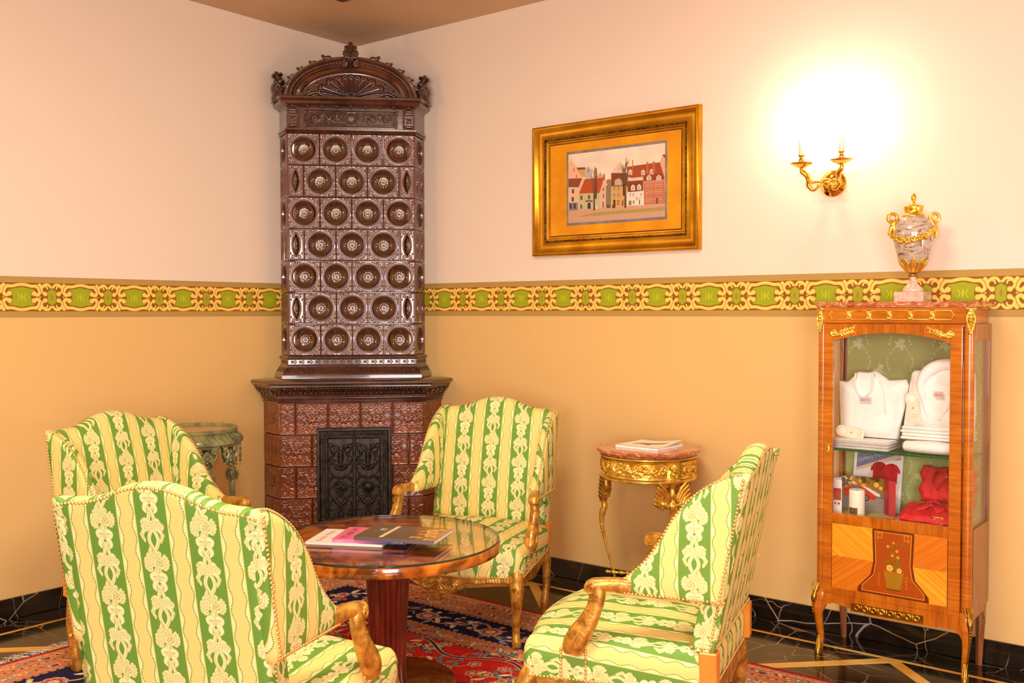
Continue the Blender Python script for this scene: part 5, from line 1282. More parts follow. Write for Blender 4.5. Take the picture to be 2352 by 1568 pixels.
# inlaid lower panel: quartered veneer and flower basket
def marquetry():
    W_, H_ = .462, .271; B = Board(0, W_, 0, H_, .0009).rgb((206, 104, 18)); X, Y = np.meshgrid(B.X, B.Y); N1 = rng.rand(400)
    def grain(mask, ang, c1, c2):
        u = X*sin(ang)-Y*cos(ang); u = (u-u.min()); i = u/.006; a = N1[(i.astype(int)) % 400]; b = N1[(i.astype(int)+1) % 400]; f = i-np.floor(i); v = (a*(1-f)+b*f)*.6+.4*N1[((u/.0018).astype(int)*7) % 400]
        col = np.array(c1)/255.*(1-v[..., None])+np.array(c2)/255.*v[..., None]; B.c[mask] = col[mask]
    L = X < W_/2; U = Y > H_*.5; a1 = .65
    grain(L & U, -a1, (226, 128, 20), (255, 190, 56)); grain(L & ~U, a1, (192, 96, 14), (234, 138, 34)); grain(~L & U, a1, (194, 98, 16), (236, 140, 36)); grain(~L & ~U, -a1, (226, 128, 20), (255, 192, 60))
    c = W_*.545
    out = [(c-.083, H_), (c-.083, H_*.93), (c-.078, H_*.5), (c-.088, H_*.30), (c-.14, .022), (c-.142, 0), (c+.142, 0), (c+.14, .022), (c+.088, H_*.30), (c+.078, H_*.5), (c+.083, H_*.93), (c+.083, H_)]
    out = [(c+(x-c)*1, y) for x, y in out]; B.ink(B.poly(out), (112, 46, 10))
    inn = [(c+(x-c)*.87, min(y, H_-.010)) for x, y in out]; inn = [(x, y+(.010 if y < .03 else 0)) for x, y in inn]; B.ink(B.poly(inn), (172, 76, 18))
    B.ink(B.stroke(inn+[inn[0]], .0016), (216, 150, 40))
    for s in (-1, 1):
        x = c+s*.060
        for (ax, ay, bx, by) in ((0, -.028, 0, 0), (0, 0, -s*.016, 0), (-s*.016, 0, -s*.016, -.020), (-s*.016, -.020, s*.004, -.020)): B.ink(B.stroke([(x+ax, H_-.014+ay), (x+bx, H_-.014+by)], .0013), (216, 150, 40))
    B.ink(B.poly([(c-.036, .105), (c+.044, .105), (c+.030, .030), (c-.022, .030)]), (170, 124, 24))
    for k in range(8):
        B.ink(B.stroke([(c-.034+.002*k, .100-.009*k), (c+.042-.002*k, .100-.009*k)], .0007), (140, 96, 20))
    B.ink(B.rect(c-.024, c+.032, .028, .033), (110, 60, 14)); r_ = random.Random(9)
    for k in range(26):
        x, y = c+r_.uniform(-.034, .036), r_.uniform(.115, .215); p, r = leafp(x, y, r_.uniform(0, 6.3), .016, .0045, .5, 5); B.ink(B.stroke(p, r), (130, 110, 24))
    for x, y, r in ((-.012, .118, .013), (.026, .112, .010), (-.020, .205, .006), (.002, .222, .005), (.016, .190, .006), (-.002, .170, .006), (.020, .165, .006)):
        for k in range(5): a = 1.257*k; B.ink(B.stroke([(c+x+r*.5*cos(a), y+r*.5*sin(a))], r*.55), (246, 190, 84) if r > .008 else (226, 160, 50))
        B.ink(B.stroke([(c+x, y)], r*.3), (200, 130, 30))
    for s in (-1, 1):
        for k in range(4): p, r = leafp(c+s*.050, .040+.014*k, pi/2-s*.7, .014, .003); B.ink(B.stroke(p, r), (190, 110, 30))
    for x in (.001, W_-.001): B.ink(B.rect(x-.001, x+.001, 0, H_), (90, 40, 10))
    return B.image('marquetry')
MQ = M_img('marquetry_inlay', marquetry(), .22, coat=.5)
m = MB(); m.add([(GX0, FY-.003, .292), (GX1, FY-.003, .292), (GX1, FY-.003, .563), (GX0, FY-.003, .563)], [(0, 1, 2, 3)], [(0, 0), (1, 0), (1, 1), (0, 1)]); m.add(*P_box(GX0, GX1, FY-.002, FY+.012, .292, .563)); m.build('marquetry_panel', MQ, dr, smooth=False)
# apron and legs
ap = [(-.270, .264), (.270, .264), (.285, .15), (.272, .188), (.245, .204), (.185, .208), (.185, .203), (.10, .200), (-.10, .200), (-.10, .206), (-.23, .226), (-.262, .212), (-.280, .17)]
V, F, _ = P_ngon(ap[::-1], 0, 1); MB().add(np.column_stack([V[:, 0], FY-.002+.020*V[:, 2], V[:, 1]]), F).build('apron', CABW_V, cb, smooth=False)
B = Board(-.145, .145, 0, .034, .0016); S = B.stroke; B.up(B.poly([(-.145, 0), (.145, 0), (.145, .034), (-.145, .034)]), 0); B.z += .001
for k in range(8):
    x = -.119+.034*k; B.up(S(spiral(x, .017, .0095, .0095, 0, 1, 16), .0028), .004)
    if k < 7: B.up(S(*leafp(x+.017, .006, pi/2, .022, .004)), .004)
MB().add(*B.surf(lambda X, Y, Z: np.stack([X-.01, FY-.0025-Z, .206+Y], -1))).build('apron_mount', GREENBR, cb)
for s in (-1, 1):
    m = MB(); m.add(*P_sweep([(s*.284, FY+.020, .275, .022, .022), (s*.288, FY+.014, .240, .022, .024), (s*.295, FY+.006, .200, .019, .020), (s*.292, FY+.010, .140, .014, .015), (s*.286, FY+.016, .075, .0115, .012), (s*.287, FY+.010, .025, .011, .013), (s*.290, FY+.004, .0, .012, .014)], 10, sm=6, sq=.5)); lg = m.build('leg', CABW, cb)
    m = MB(); m.add(*P_sweep([(s*.290, FY+.006, .062, .008, .010), (s*.290, FY+.002, .035, .013, .015), (s*.291, FY-.004, .014, .015, .019), (s*.291, FY-.004, .0, .015, .020)], 10, sm=4))
    for q in (-1, 0, 1): m.add(*P_sweep([(s*.290+q*.008, FY-.012, .02, .004, .004), (s*.290+q*.006, FY-.006, .055, .004, .003), (s*.288+q*.002, FY-.000, .085, .002, .002)], 6, sm=4))
    m.build('sabot', GREENBR, lg)
    m = MB(); m.add(*P_sweep([(s*.296, FY+.004, .300, .004, .004), (s*.303, FY-.004, .270, .007, .006), (s*.309, FY-.012, .240, .012, .010), (s*.310, FY-.013, .215, .007, .007), (s*.309, FY-.010, .180, .005, .005), (s*.303, FY-.002, .130, .003, .003), (s*.297, FY+.004, .08, .0022, .0022)], 8, sm=5))
    for k in range(5): m.add(*P_sphere((s*.312, FY-.016, .225-.012*k), .006-.0007*k, 6, 4))
    for q in (-1, 1): m.add(*P_sweep([(s*.305+q*.006, FY-.008, .262, .004, .003), (s*.303+q*.014, FY-.006, .290, .003, .003), (s*.300+q*.010, FY-.004, .308, .0015, .0015)], 6, sm=4))
    m.build('corner_mount', GREENBR, lg)
    MB().add(*P_sweep([(s*.285, BY-.024, .275, .020, .022), (s*.283, BY-.024, .15, .017, .018), (s*.279, BY-.022, 0, .012, .013)], 4, sm=3)).build('leg', CABSIDE, cb, smooth=False)
    V, F, _ = P_ngon([(FY+.02, .27), (BY-.02, .27), (BY-.02, .17), (BY-.05, .235), (FY+.06, .235), (FY+.03, .17)][::-1], 0, 1); MB().add(np.array([(s*(.290+.012*c), a, b) for a, b, c in V]), F).build('side_apron', CABSIDE, cb, smooth=False)
m = MB().add(*P_box(-HX+.020, HX-.020, FY+.034, BY-.016, .866, .872)); sh_ = m.build('glass_shelf', GLASS_G, cb, smooth=False)
MB().add(*P_box(-HX+.022, HX-.022, FY+.031, FY+.034, .8655, .8725)).build('shelf_edge', GREENED, sh_, smooth=False)

# ------------------------------------------------------------------ things inside the cabinet
TERRY = M_noise('white_terry', (252, 248, 242), (255, 253, 250), 60, rough=.9, bump=.35, bscale=260)
WAFFLE = M_noise('white_waffle', (250, 247, 240), (254, 252, 248), 50, rough=.85, bump=.2, bscale=420)
def cloth(name, outline, y0, th, puff, mat, parent, draw=None, box_=None, rnd=.02):
    o = dense(outline, .014)
    return MB().add(*panel(o, lambda a, b, d: (a, y0-d, b), th/2, puff, .002, lambda a, b, d: (a, b), rnd=rnd)).build(name, mat, parent)
def folds(m, x0, x1, y0, y1, z0, n, h, r=.4):
    for k in range(n):
        z = z0+h*k; e = .004*(k % 2); m.add(*P_box(x0+e, x1-e, y0+e, y1, z+.0008, z+h-.0008, h*.38))
r1 = empty('folded_bathrobe', (0, 0, 0), 0, 'folded white waffle bathrobe with pointed collar, on the left of the glass shelf', 'bathrobe', 'folded white bathrobes on the glass shelf')
m = MB(); folds(m, 3.205, 3.452, -.270, -.070, .8735, 6, .0062); m.build('folded_layers', WAFFLE, r1)
cloth('robe_front', [(3.202, 1.150), (3.240, 1.147), (3.283, 1.192), (3.325, 1.190), (3.360, 1.198), (3.412, 1.160), (3.484, 1.166), (3.492, 1.14), (3.478, 1.05), (3.462, .98), (3.455, .912), (3.21, .912)], -.13, .05, .012, WAFFLE, r1)
m = MB(); m.add(*P_sweep([(3.283, -.165, 1.188, .003, .010), (3.283, -.168, 1.13, .003, .012), (3.315, -.172, 1.085, .003, .010), (3.352, -.168, 1.12, .003, .012), (3.358, -.165, 1.190, .003, .010)], 8, sm=6)); m.add(*P_sweep([(3.365, -.160, 1.19, .006, .003), (3.40, -.166, 1.12, .004, .003), (3.41, -.170, 1.02, .003, .003)], 6, sm=5)); m.build('collar', WAFFLE, r1)
box('label', 3.303, 3.352, -.1745, -.1735, 1.062, 1.088, NT('woven_label').set(.8, col=(224, 208, 206)).m, 0, parent=r1)
text('label_text', 'FRETTE', .012, r1, (3.306, -.1752, 1.070), (pi/2, 0, 0), NT('label_ink').set(.6, col=(150, 90, 96)).m)
def hang_tag(parent, x, z, ang, L=.12, W_=.05):
    pts = [(W_/2*cos(a), L-.025+W_/2*sin(a)) for a in np.linspace(0, pi, 12)]+[(-W_/2*.8, 0), (W_/2*.8, 0)]
    V, F, _ = P_ngon(pts[::-1], 0, 1); V = np.column_stack([V[:, 0], .0012*V[:, 2], V[:, 1]])
    tg = MB().add(V, F).build('hang_tag', NT('cream_card').set(.6, col=(250, 232, 206)).m, parent, smooth=False); tg.location = (x, -.182, z); tg.rotation_euler = (0, ang, 0)
    MB().add(*P_dome((0, -.0006, L-.028), (0, -1, 0), .014, .0006, 16)).build('tag_hole', WAFFLE, tg); MB().add(*P_dome((0, -.0006, L*.45), (0, -1, 0), .0038, .0006, 10)).build('tag_dot', NT('orange_dot').set(.5, col=(226, 120, 60)).m, tg)
    for k in range(3): MB().add(*P_box(-.014, .014, -.0006, 0, .012+.007*k, .0132+.007*k)).build('tag_line', INKS, tg, smooth=False)
hang_tag(r1, 3.325, .925, -1.42)
r2r = empty('folded_bathrobe', (0, 0, 0), 0, 'folded white terry bathrobe with thick shawl collar, on the right of the glass shelf', 'bathrobe', 'folded white bathrobes on the glass shelf')
m = MB(); m.add(*P_sweep([(3.505, -.20, .8975, .028, .022), (3.56, -.215, .900, .034, .025), (3.63, -.22, .901, .036, .026), (3.70, -.215, .898, .032, .023), (3.745, -.20, .895, .024, .02)], 16, ref=(0, 1, 0), sm=6)); m.build('rolled_belt', TERRY, r2r)
m = MB(); folds(m, 3.475, 3.745, -.190, -.060, .922, 4, .014); m.build('folded_layers', WAFFLE, r2r)
cloth('robe_front', [(3.502, 1.195), (3.512, 1.205), (3.56, 1.205), (3.62, 1.215), (3.745, 1.20), (3.75, 1.05), (3.745, .97), (3.470, .97), (3.482, 1.07)], -.115, .06, .018, WAFFLE, r2r)
m = MB(); m.add(*P_sweep([(3.575, -.150, 1.02, .010, .008), (3.560, -.155, 1.09, .022, .012), (3.548, -.155, 1.15, .026, .018), (3.575, -.150, 1.205, .026, .024), (3.630, -.145, 1.232, .024, .026), (3.690, -.145, 1.228, .024, .026), (3.725, -.15, 1.19, .026, .022), (3.70, -.158, 1.13, .024, .014), (3.65, -.160, 1.06, .012, .010), (3.62, -.155, 1.01, .008, .006)], 14, ref=(0, 1, 0), sm=6)); m.build('shawl_collar', TERRY, r2r)
m = MB(); m.add(*P_sphere((3.645, -.135, 1.175), .042, 16, 10, (1.3, .7, 1.2))); m.build('collar_roll', TERRY, r2r)
box('label', 3.605, 3.640, -.1785, -.1775, 1.100, 1.125, NT('woven_label_pink').set(.8, col=(226, 196, 190)).m, 0, parent=r2r)
text('label_text', 'FRETTE', .0085, r2r, (3.607, -.1790, 1.108), (pi/2, 0, 0), NT('label_ink_red').set(.6, col=(170, 90, 90)).m)
hang_tag(r2r, 3.535, 1.0, -.18)
# poster leaning on the back
def poster():
    B = Board(0, .21, 0, .30, .001).rgb((244, 238, 240)); B.ink(B.poly([(.012, .285), (.20, .285), (.20, .262), (.10, .245), (.012, .190)]), (120, 130, 176)); B.ink(B.poly([(.012, .205), (.012, .190), (.20, .270), (.20, .285), (.18, .285)]), (232, 200, 170))
    B.ink(B.poly([(.06, .175), (.10, .215), (.16, .20), (.14, .16)]), (236, 200, 220))
    for sx in (0, .052):
        c = .112+sx; yo = .145-.004*(sx > 0); R_ = (206, 24, 40) if sx else (180, 18, 34)
        B.ink(B.poly([(c-.026, yo), (c+.026, yo), (c+.027, yo+.055), (c+.038, yo+.050), (c+.036, yo+.070), (c+.022, yo+.092), (c+.008, yo+.098), (c-.008, yo+.098), (c-.022, yo+.092), (c-.036, yo+.070), (c-.038, yo+.050), (c-.027, yo+.055)]), R_)
        B.ink(B.poly([(c-.008, yo+.098), (c, yo+.080), (c+.008, yo+.098)]), (150, 10, 26)); B.ink(B.stroke([(c+.013, yo+.068)], .0035), (50, 20, 24))
    B.ink(B.rect(.10, .20, .012, .135), (242, 222, 208))
    for k in range(15): B.ink(B.rect(.112, .19-.006*(k % 3), .022+.0075*k, .0235+.0075*k), (190, 150, 140))
    return B.image('gallery_poster')
p_ = MB(); p_.add([(0, 0, 0), (.21, 0, 0), (.21, .045, .255), (0, .045, .255)], [(0, 1, 2, 3)], [(0, 0), (1, 0), (1, 1), (0, 1)]); p_.add([(0, .002, 0), (.21, .002, 0), (.21, .047, .255), (0, .047, .255)], [(3, 2, 1, 0)])
po = tag(p_.build('leaflet', M_img('poster_print', poster(), .4), smooth=False), 'tall leaflet lettered Gallery showing two red polo shirts, in the lower cabinet compartment', 'leaflet'); po.location = (3.238, -.085, .5925); po.rotation_euler = (0, 0, -.03)
text('title_text', 'Gallery Park', .024, po, (.020, .0325, .200), (pi/2-.17, -.42*.0, 0), NT('pale_ink').set(.5, col=(226, 214, 196)).m).rotation_euler = (pi/2-.17, -.33, 0)
def brochure():
    B = Board(0, .24, 0, .15, .001).rgb((122, 108, 96)); r_ = random.Random(8)
    B.ink(B.rect(0, .17, .085, .15), (150, 110, 40))
    for k in range(26): B.ink(B.stroke([(r_.uniform(0, .17), r_.uniform(.10, .15))], r_.uniform(.004, .012)), r_.choice([(220, 160, 40), (90, 60, 24), (60, 70, 30), (236, 190, 90)]))
    B.ink(B.rect(0, .17, .0, .062), (148, 134, 128)); B.ink(B.poly([(.01, .062), (.01, .095), (.045, .115), (.075, .108), (.11, .085), (.135, .07), (.130, .052), (.08, .05)]), (206, 40, 26)); B.ink(B.poly([(.075, .108), (.10, .104), (.15, .080), (.152, .068), (.135, .07), (.11, .085)]), (226, 222, 220))
    B.ink(B.poly([(.03, .10), (.05, .110), (.07, .103), (.06, .095)]), (90, 110, 130)); B.ink(B.stroke([(.093, .058)], .014), (40, 34, 34)); B.ink(B.stroke([(.093, .058)], .009), (150, 140, 136)); B.ink(B.stroke([(.093, .058)], .004), (60, 50, 50))
    B.ink(B.rect(.17, .21, 0, .15), (168, 36, 56)); B.ink(B.rect(.21, .24, 0, .15), (196, 60, 66)); return B.image('brochure_print')
fan = [(0, 0), (.045, .020), (.10, .030), (.17, .022), (.20, -.010), (.235, -.022)]; m = MB(); fp = smooth_path(fan, 4); n = len(fp); L = np.r_[0, np.cumsum(np.linalg.norm(np.diff(fp, axis=0), axis=1))]; L /= L[-1]
m.add([(*p, 0) for p in fp]+[(*p, .148) for p in fp], [(i, i+1, n+i+1, n+i) for i in range(n-1)], [(l, 0) for l in L]+[(l, 1) for l in L]); br = tag(m.build('brochure', M_img('brochure_print', brochure(), .35)), 'open brochure with a red sports car photograph, standing behind the candle in the cabinet', 'brochure'); br.location = (3.222, -.155, .5925)
m = MB(); fp = smooth_path([(0, 0), (-.012, -.035), (-.030, -.055), (-.006, -.075), (.030, -.080)], 4); n = len(fp); m.add([(*p, 0) for p in fp]+[(*p, .142) for p in fp], [(i, i+1, n+i+1, n+i) for i in range(n-1)]); lf = m.build('rolled_page', PAPER, br)
m = MB(); m.add(*P_box(-.008, .027, -.0815, -.0805, .055, .105)); m.build('small_photo', NT('small_red_photo').set(.4, col=(186, 74, 52)).m, br, smooth=False)
for k, c_ in ((0, (206, 70, 40)), (1, (110, 60, 40))): MB().add(*P_box(.000+.014*k, .007+.014*k, -.0815, -.0807, .036, .045, .0004)).build('emblem', NT('emblem_ink').set(.4, col=c_).m, br, smooth=False)
cn = empty('candle', (3.316, -.235, .5922), 0, 'cream pillar candle with a dark square label, at the front of the lower cabinet compartment', 'candle')
MB().add(*P_lathe([(.0001, 0), (.030, 0), (.032, .004), (.032, .104), (.030, .109), (.020, .107), (.0001, .104)], 28)).build('wax', NT('ivory_wax').set(.45, col=(252, 244, 222)).m, cn, auto=40)
MB().add(*P_sweep([(0, 0, .103, .0015, .0015), (.001, 0, .118, .0012, .0012)], 6, sm=0)).build('wick', INKG, cn)
m = MB(); A = np.linspace(-pi/2-.62-.2, -pi/2+.62-.2, 8); m.add([(.0326*cos(a), .0326*sin(a), z) for z in (.010, .036) for a in A], [(i, i+1, 9+i, 8+i) for i in range(7)]); m.build('label', NT('dark_candle_label').set(.4, col=(84, 70, 44)).m, cn)
MB().add(*P_dome((.0329*cos(-pi/2-.2), .0329*sin(-pi/2-.2), .026), (cos(-pi/2-.2), sin(-pi/2-.2), 0), .005, .0005, 8)).build('emblem', NT('label_emblem').set(.4, col=(150, 90, 60)).m, cn)
RED = M_noise('red_pique', (206, 14, 32), (222, 22, 42), 40, rough=.7, bump=.2, bscale=300)
def shirt(name, dx, dy, z, label, film=False):
    s_ = empty(name, (dx, dy, z), 0, label, 'shirt', 'folded red polo shirts in the cabinet')
    def f(U, V_):
        X = (U-.5)*.215; Y = (V_-.5)*.145; e = np.clip(1-np.maximum(np.abs(U-.5), np.abs(V_-.5))*2, 0, 1)
        return np.stack([X+.006*np.sin(V_*14), Y+.004*np.sin(U*17), .010+.020*np.clip(e*6, 0, 1)**.5+.004*np.sin(U*19+V_*6)*e+(V_*.036)], -1)
    V, F, UV = P_grid(36, 26, f); m = MB().add(V, F, UV); V2 = V.copy(); V2[:, 2] = .001+UV[:, 1]*.03; m.add(V2, [q[::-1] for q in F], UV); m.build('folded_body', RED, s_)
    m = MB()
    zt = lambda y: .0345+(y/.145+.5)*.036
    for q in (-1, 1):
        P = [(0, .060), (q*.046, .040), (q*.058, .004), (q*.036, -.034), (q*.004, .012)]
        if q > 0: P = P[::-1]
        V, F, _ = P_ngon(P, 0, .005); V[:, 2] += zt(V[:, 1])-.002+.004*(np.abs(V[:, 0]) < .01); m.add(V, F)
    m.add(*P_sweep([(-.026, .044, zt(.044)+.004, .006, .004), (0, .060, zt(.06)+.006, .006, .005), (.026, .044, zt(.044)+.004, .006, .004)], 8, sm=4)); m.build('collar', RED, s_)
    m = MB(); V, F, UV = P_box(-.020, .020, -.008, .008, 0, .0015); m.add(V, F); lb = m.build('label', NT('white_neck_label').set(.6, col=(226, 224, 230)).m, s_, smooth=False); lb.location = (.004, .030, .0625); lb.rotation_euler = (.28, 0, .05)
    for k in range(4): MB().add(*P_box(-.013+.007*k, -.009+.007*k, -.004, .004, .0015, .0018)).build('label_mark', NT('navy_mark').set(.6, col=(60, 60, 96)).m, lb, smooth=False)
    if film:
        V, F, UV = P_grid(20, 16, lambda U, V_: np.stack([(U-.5)*.26, (V_-.5)*.20+.01, .036+V_*.06+.003*np.sin(U*23)*np.sin(V_*17)+.010*np.clip(1-np.abs(V_-.5)*2, 0, 1)], -1)); MB().add(V, F, UV).build('plastic_bag', FILM, s_)
    return s_
s1 = shirt('polo_shirt', 3.600, -.199, .5958, 'red polo shirt with a round yellow crest, undermost and frontmost in the cabinet stack')
cr = MB(); cr.add(*P_sweep([(.052+.020*cos(a), -.068-.002, .020+.014*sin(a), .0018, .0018) for a in np.linspace(.4, 5.6, 14)], 5, sm=0)); cr.add(*P_box(.028, .07, -.0715, -.0695, .034, .037)); cr.build('crest', NT('yellow_crest').set(.5, col=(236, 170, 40)).m, s1)
s2 = shirt('polo_shirt', 3.640, -.070, .718, 'red polo shirt in a clear plastic bag, propped at the back of the cabinet stack', True); s2.rotation_euler = (1.05, 0, 0)
bg = tag(MB().add(*P_grid(20, 8, lambda U, V_: np.stack([3.46+U*.27, -.275+V_*.12, .5926+.0022*np.abs(np.sin(U*21+V_*5))*(1-V_*.5)], -1))).build('plastic_bag', NT('pink_film').set(.15, .0, .8, col=(226, 96, 84)).m), 'flat crinkled clear bag in front of the red shirts in the cabinet', 'bag')

# ------------------------------------------------------------------ marble urn on the cabinet
ur = empty('lidded_urn', (3.515, -.17, 1.4887), 0, 'grey violet marble urn with gilt ram-scroll handles, garland and pine cone lid, on the cabinet', 'urn')
MB().add(*P_box(-.058, .058, -.058, .058, 0, .040, .001)).build('plinth', PINKM, ur, smooth=False); box('plinth_band', -.042, .042, -.042, .042, .040, .043, GILT, 0, parent=ur)
MB().add(*P_lathe([(.0001, .042), (.040, .043), (.041, .050), (.038, .056), (.030, .064), (.018, .076), (.013, .090), (.012, .103), (.0001, .104)], 32)).build('foot', PINKM, ur, auto=40)
MB().add(*P_lathe([(.0001, .103), (.016, .103), (.019, .107), (.019, .112), (.012, .117), (.0001, .117)], 24)).build('collar_ring', GREENBR, ur)
MB().add(*P_lathe([(.012, .116), (.026, .126), (.044, .148), (.059, .180), (.069, .215), (.076, .250), (.079, .280), (.077, .302), (.069, .325), (.053, .343), (.040, .350)], 48)).build('body', URNM, ur)
MB().add(*P_lathe([(.030, .345), (.045, .347), (.046, .353), (.040, .358), (.034, .368), (.037, .374), (.037, .380), (.040, .386), (.038, .392), (.024, .398), (.012, .402), (.007, .408), (.006, .412), (.0001, .413)], 32)).build('lid', GILT, ur)
m = MB().add(*P_lathe([(.004, .410), (.010, .418), (.011, .428), (.007, .440), (.0001, .448)], 12))
for k in range(26): a = k*2.4; z = .413+.032*k/26; rr = .0085*sqrt(max(.1, 1-((z-.424)/.024)**2)); m.add(*P_sphere((rr*cos(a), rr*sin(a), z), .0024, 5, 4))
m.build('pine_cone_finial', GILT, ur)
m = MB()
def rb(z): return float(np.interp(z, [.116, .126, .148, .18, .215, .25, .28, .302, .325, .343], [.012, .026, .044, .059, .069, .076, .079, .077, .069, .053]))
for k in range(64):
    a = 2*pi*k/64+pi/4; z = .288-.045*abs(sin(a*1-pi/4))**.7 if True else 0; z = .292-.048*(1-abs(cos(a-pi/4+pi/4)))
    z = .300-.052*abs(sin(a))**1.0; R0 = rb(z)+.003
    for j in range(3): b = a+random.uniform(-.07, .07); dz = random.uniform(-.009, .009); m.add(*P_sphere((R0*cos(b), R0*sin(b), z+dz), random.uniform(.006, .0095), 6, 4))
m.build('garland', GILT, ur)['kind'] = 'stuff'
m = MB()
for k in range(10):
    a = 2*pi*k/10
    L_ = [(rb(z)*1.04*cos(a)+.001, rb(z)*1.04*sin(a), z, w_, .003) for z, w_ in ((.120, .008), (.135, .012), (.152, .014), (.168, .010), (.180, .002))]; m.add(*P_sweep(L_, 6, ref=(-sin(a), cos(a), 0), sm=3))
m.build('leaf_cup', GILT, ur)
for s in (-1, 1):
    d_ = (cos(.55)*s, sin(.55)*s); R = lambda l: [(x*d_[0], x*d_[1], *r_) for x, *r_ in l]
    m = MB(); m.add(*P_sweep(R([(.066, .262, .004, .005), (.074, .285, .007, .008), (.078, .305, .010, .011), (.076, .322, .010, .011), (.066, .338, .008, .008), (.066, .352, .007, .007), (.080, .362, .008, .007), (.096, .356, .008, .007), (.100, .340, .008, .007), (.092, .328, .007, .006), (.084, .336, .005, .005)]), 10, ref=(-d_[1], d_[0], 0), sm=5))
    m.add(*P_sweep(R([(.080, .310, .010, .010), (.090, .296, .008, .009), (.092, .276, .005, .006), (.086, .262, .003, .003)]), 8, sm=4))
    for k in range(4): m.add(*P_sphere((*[(.086+.003*k)*q for q in d_], .318-.012*k), .0075, 7, 5))
    m.build('handle', GILT, ur)

# ------------------------------------------------------------------ wall sconce
sc = empty('wall_sconce', (3.118, 0, 2.022), 0, 'polished brass wall sconce with two white candle lamps, above the cabinet', 'wall lamp')
V, F, UV = P_lathe([(.0001, .0), (.058, .0), (.060, .004), (.057, .009), (.050, .012), (.046, .018), (.030, .026), (.022, .030), (.0001, .032)], 40); MB().add(np.column_stack([V[:, 0], -V[:, 2], V[:, 1]]), [f[::-1] for f in F]).build('wall_plate', BRASS, sc)
V, F, UV = P_lathe([(.0001, .028), (.013, .028), (.018, .040), (.015, .060), (.017, .064), (.017, .086), (.013, .092), (.0001, .095)], 24); MB().add(np.column_stack([V[:, 0], -V[:, 2], V[:, 1]]), [f[::-1] for f in F]).build('hub', BRASS, sc)
BULB = NT('lit_bulb'); BULB.b.inputs['Emission Color'].default_value = (1, .78, .48, 1); BULB.b.inputs['Emission Strength'].default_value = 60; BULB = BULB.m
CANDLE = NT('candle_sleeve').set(.4, col=(255, 248, 244)); CANDLE.b.inputs['Subsurface Weight'].default_value = .0; CANDLE = CANDLE.m
for s in (-1, 1):
    X = s*.089; m = MB()
    m.add(*P_sweep([(s*.010, -.075, 0, .008, .008), (s*.035, -.085, .004, .008, .008), (s*.060, -.105, .000, .009, .009)], 10, sm=5))
    m.add(*P_sweep([(s*.030, -.100, -.018, .004, .004), (s*.036, -.105, -.030, .006, .006), (s*.052, -.112, -.034, .009, .009), (s*.068, -.118, -.014, .011, .012), (s*.068, -.124, .012, .010, .012), (s*.074, -.132, .032, .012, .014), (s*.088, -.142, .046, .011, .013), (s*.090, -.146, .062, .007, .007)], 12, sm=6))
    m.add(*P_sphere((s*.030, -.100, -.016), .009, 10, 8)); m.add(*P_sphere((s*.064, -.112, .004), .011, 10, 8, (1, .8, 1)))
    for k in range(4): m.add(*P_sphere((s*(.070+.005*k), -.136-.003*k, .022+.008*k), .0045, 6, 4))
    am_ = m.build('arm', BRASS, sc)
    MB().add(*P_lathe([(.0001, .058), (.012, .060), (.022, .066), (.038, .074), (.050, .080), (.050, .082), (.036, .079), (.018, .074), (.008, .076), (.008, .084), (.013, .090), (.012, .100), (.008, .104), (.010, .110), (.016, .114), (.016, .117), (.0001, .117)], 32, X, -.148)).build('drip_pan', BRASS, am_)
    MB().add(*P_lathe([(.0001, .116), (.0135, .116), (.0130, .214), (.009, .217), (.0001, .217)], 20, X, -.148)).build('candle_tube', CANDLE, am_)
    MB().add(*P_lathe([(.005, .216), (.010, .228), (.0115, .242), (.008, .262), (.003, .282), (.0001, .290)], 16, X, -.148)).build('bulb', BULB, am_)
    light('sconce_light', 'POINT', (3.118+X, -.148, 2.30), 4.4, (1.0, .75, .58), .03)

# ------------------------------------------------------------------ framed picture
pf = empty('framed_picture', (1.960, 0, 2.106), 0, 'painting of old town houses in a wide gold frame, hanging on the back wall', 'picture')
PX, PZ = .508, .352
pr = [(0, 0), (0, .030), (-.004, .040), (-.012, .042), (-.018, .036), (-.026, .020), (-.040, .012), (-.056, .014), (-.068, .022), (-.072, .024)]
V, F, UV = P_mould([(-PX, -PZ), (PX, -PZ), (PX, PZ), (-PX, PZ)], pr, True); fr = MB().add(np.column_stack([V[:, 0], -V[:, 2], V[:, 1]]), F, UV).build('frame', FRAMEGOLD, pf, auto=60)
V, F, UV = P_mould([(-PX+.084, -PZ+.084), (PX-.084, -PZ+.084), (PX-.084, PZ-.084), (-PX+.084, PZ-.084)], [(0, .012), (0, .020), (-.006, .021), (-.010, .014), (-.016, .016), (-.022, .011), (-.026, .012), (-.028, .006)], True); MB().add(np.column_stack([V[:, 0], -V[:, 2], V[:, 1]]), F, UV).build('inner_frame', FRAMEGOLD, pf, auto=60)
m = MB(); R0 = (PX-.078, PZ-.078)
for ax, az, bx, bz in ((-R0[0], -R0[1], R0[0], -R0[1]), (R0[0], -R0[1], R0[0], R0[1]), (R0[0], R0[1], -R0[0], R0[1]), (-R0[0], R0[1], -R0[0], -R0[1])):
    L = math.hypot(bx-ax, bz-az); n = int(L/.011); tx_, tz_ = (bx-ax)/L, (bz-az)/L
    for k in range(n):
        x, z = ax+tx_*L*(k+.5)/n, az+tz_*L*(k+.5)/n; px_, pz_ = -tz_, tx_
        m.add(*P_sweep([(x-tx_*.005-px_*.0045, -.020, z-tz_*.005-pz_*.0045, .0018, .0018), (x, -.023, z, .003, .003), (x+tx_*.005+px_*.0045, -.020, z+tz_*.005+pz_*.0045, .0018, .0018)], 5, sm=0, cap=False))
m.build('rope_beading', FRAMEDARK, pf)['kind'] = 'stuff'
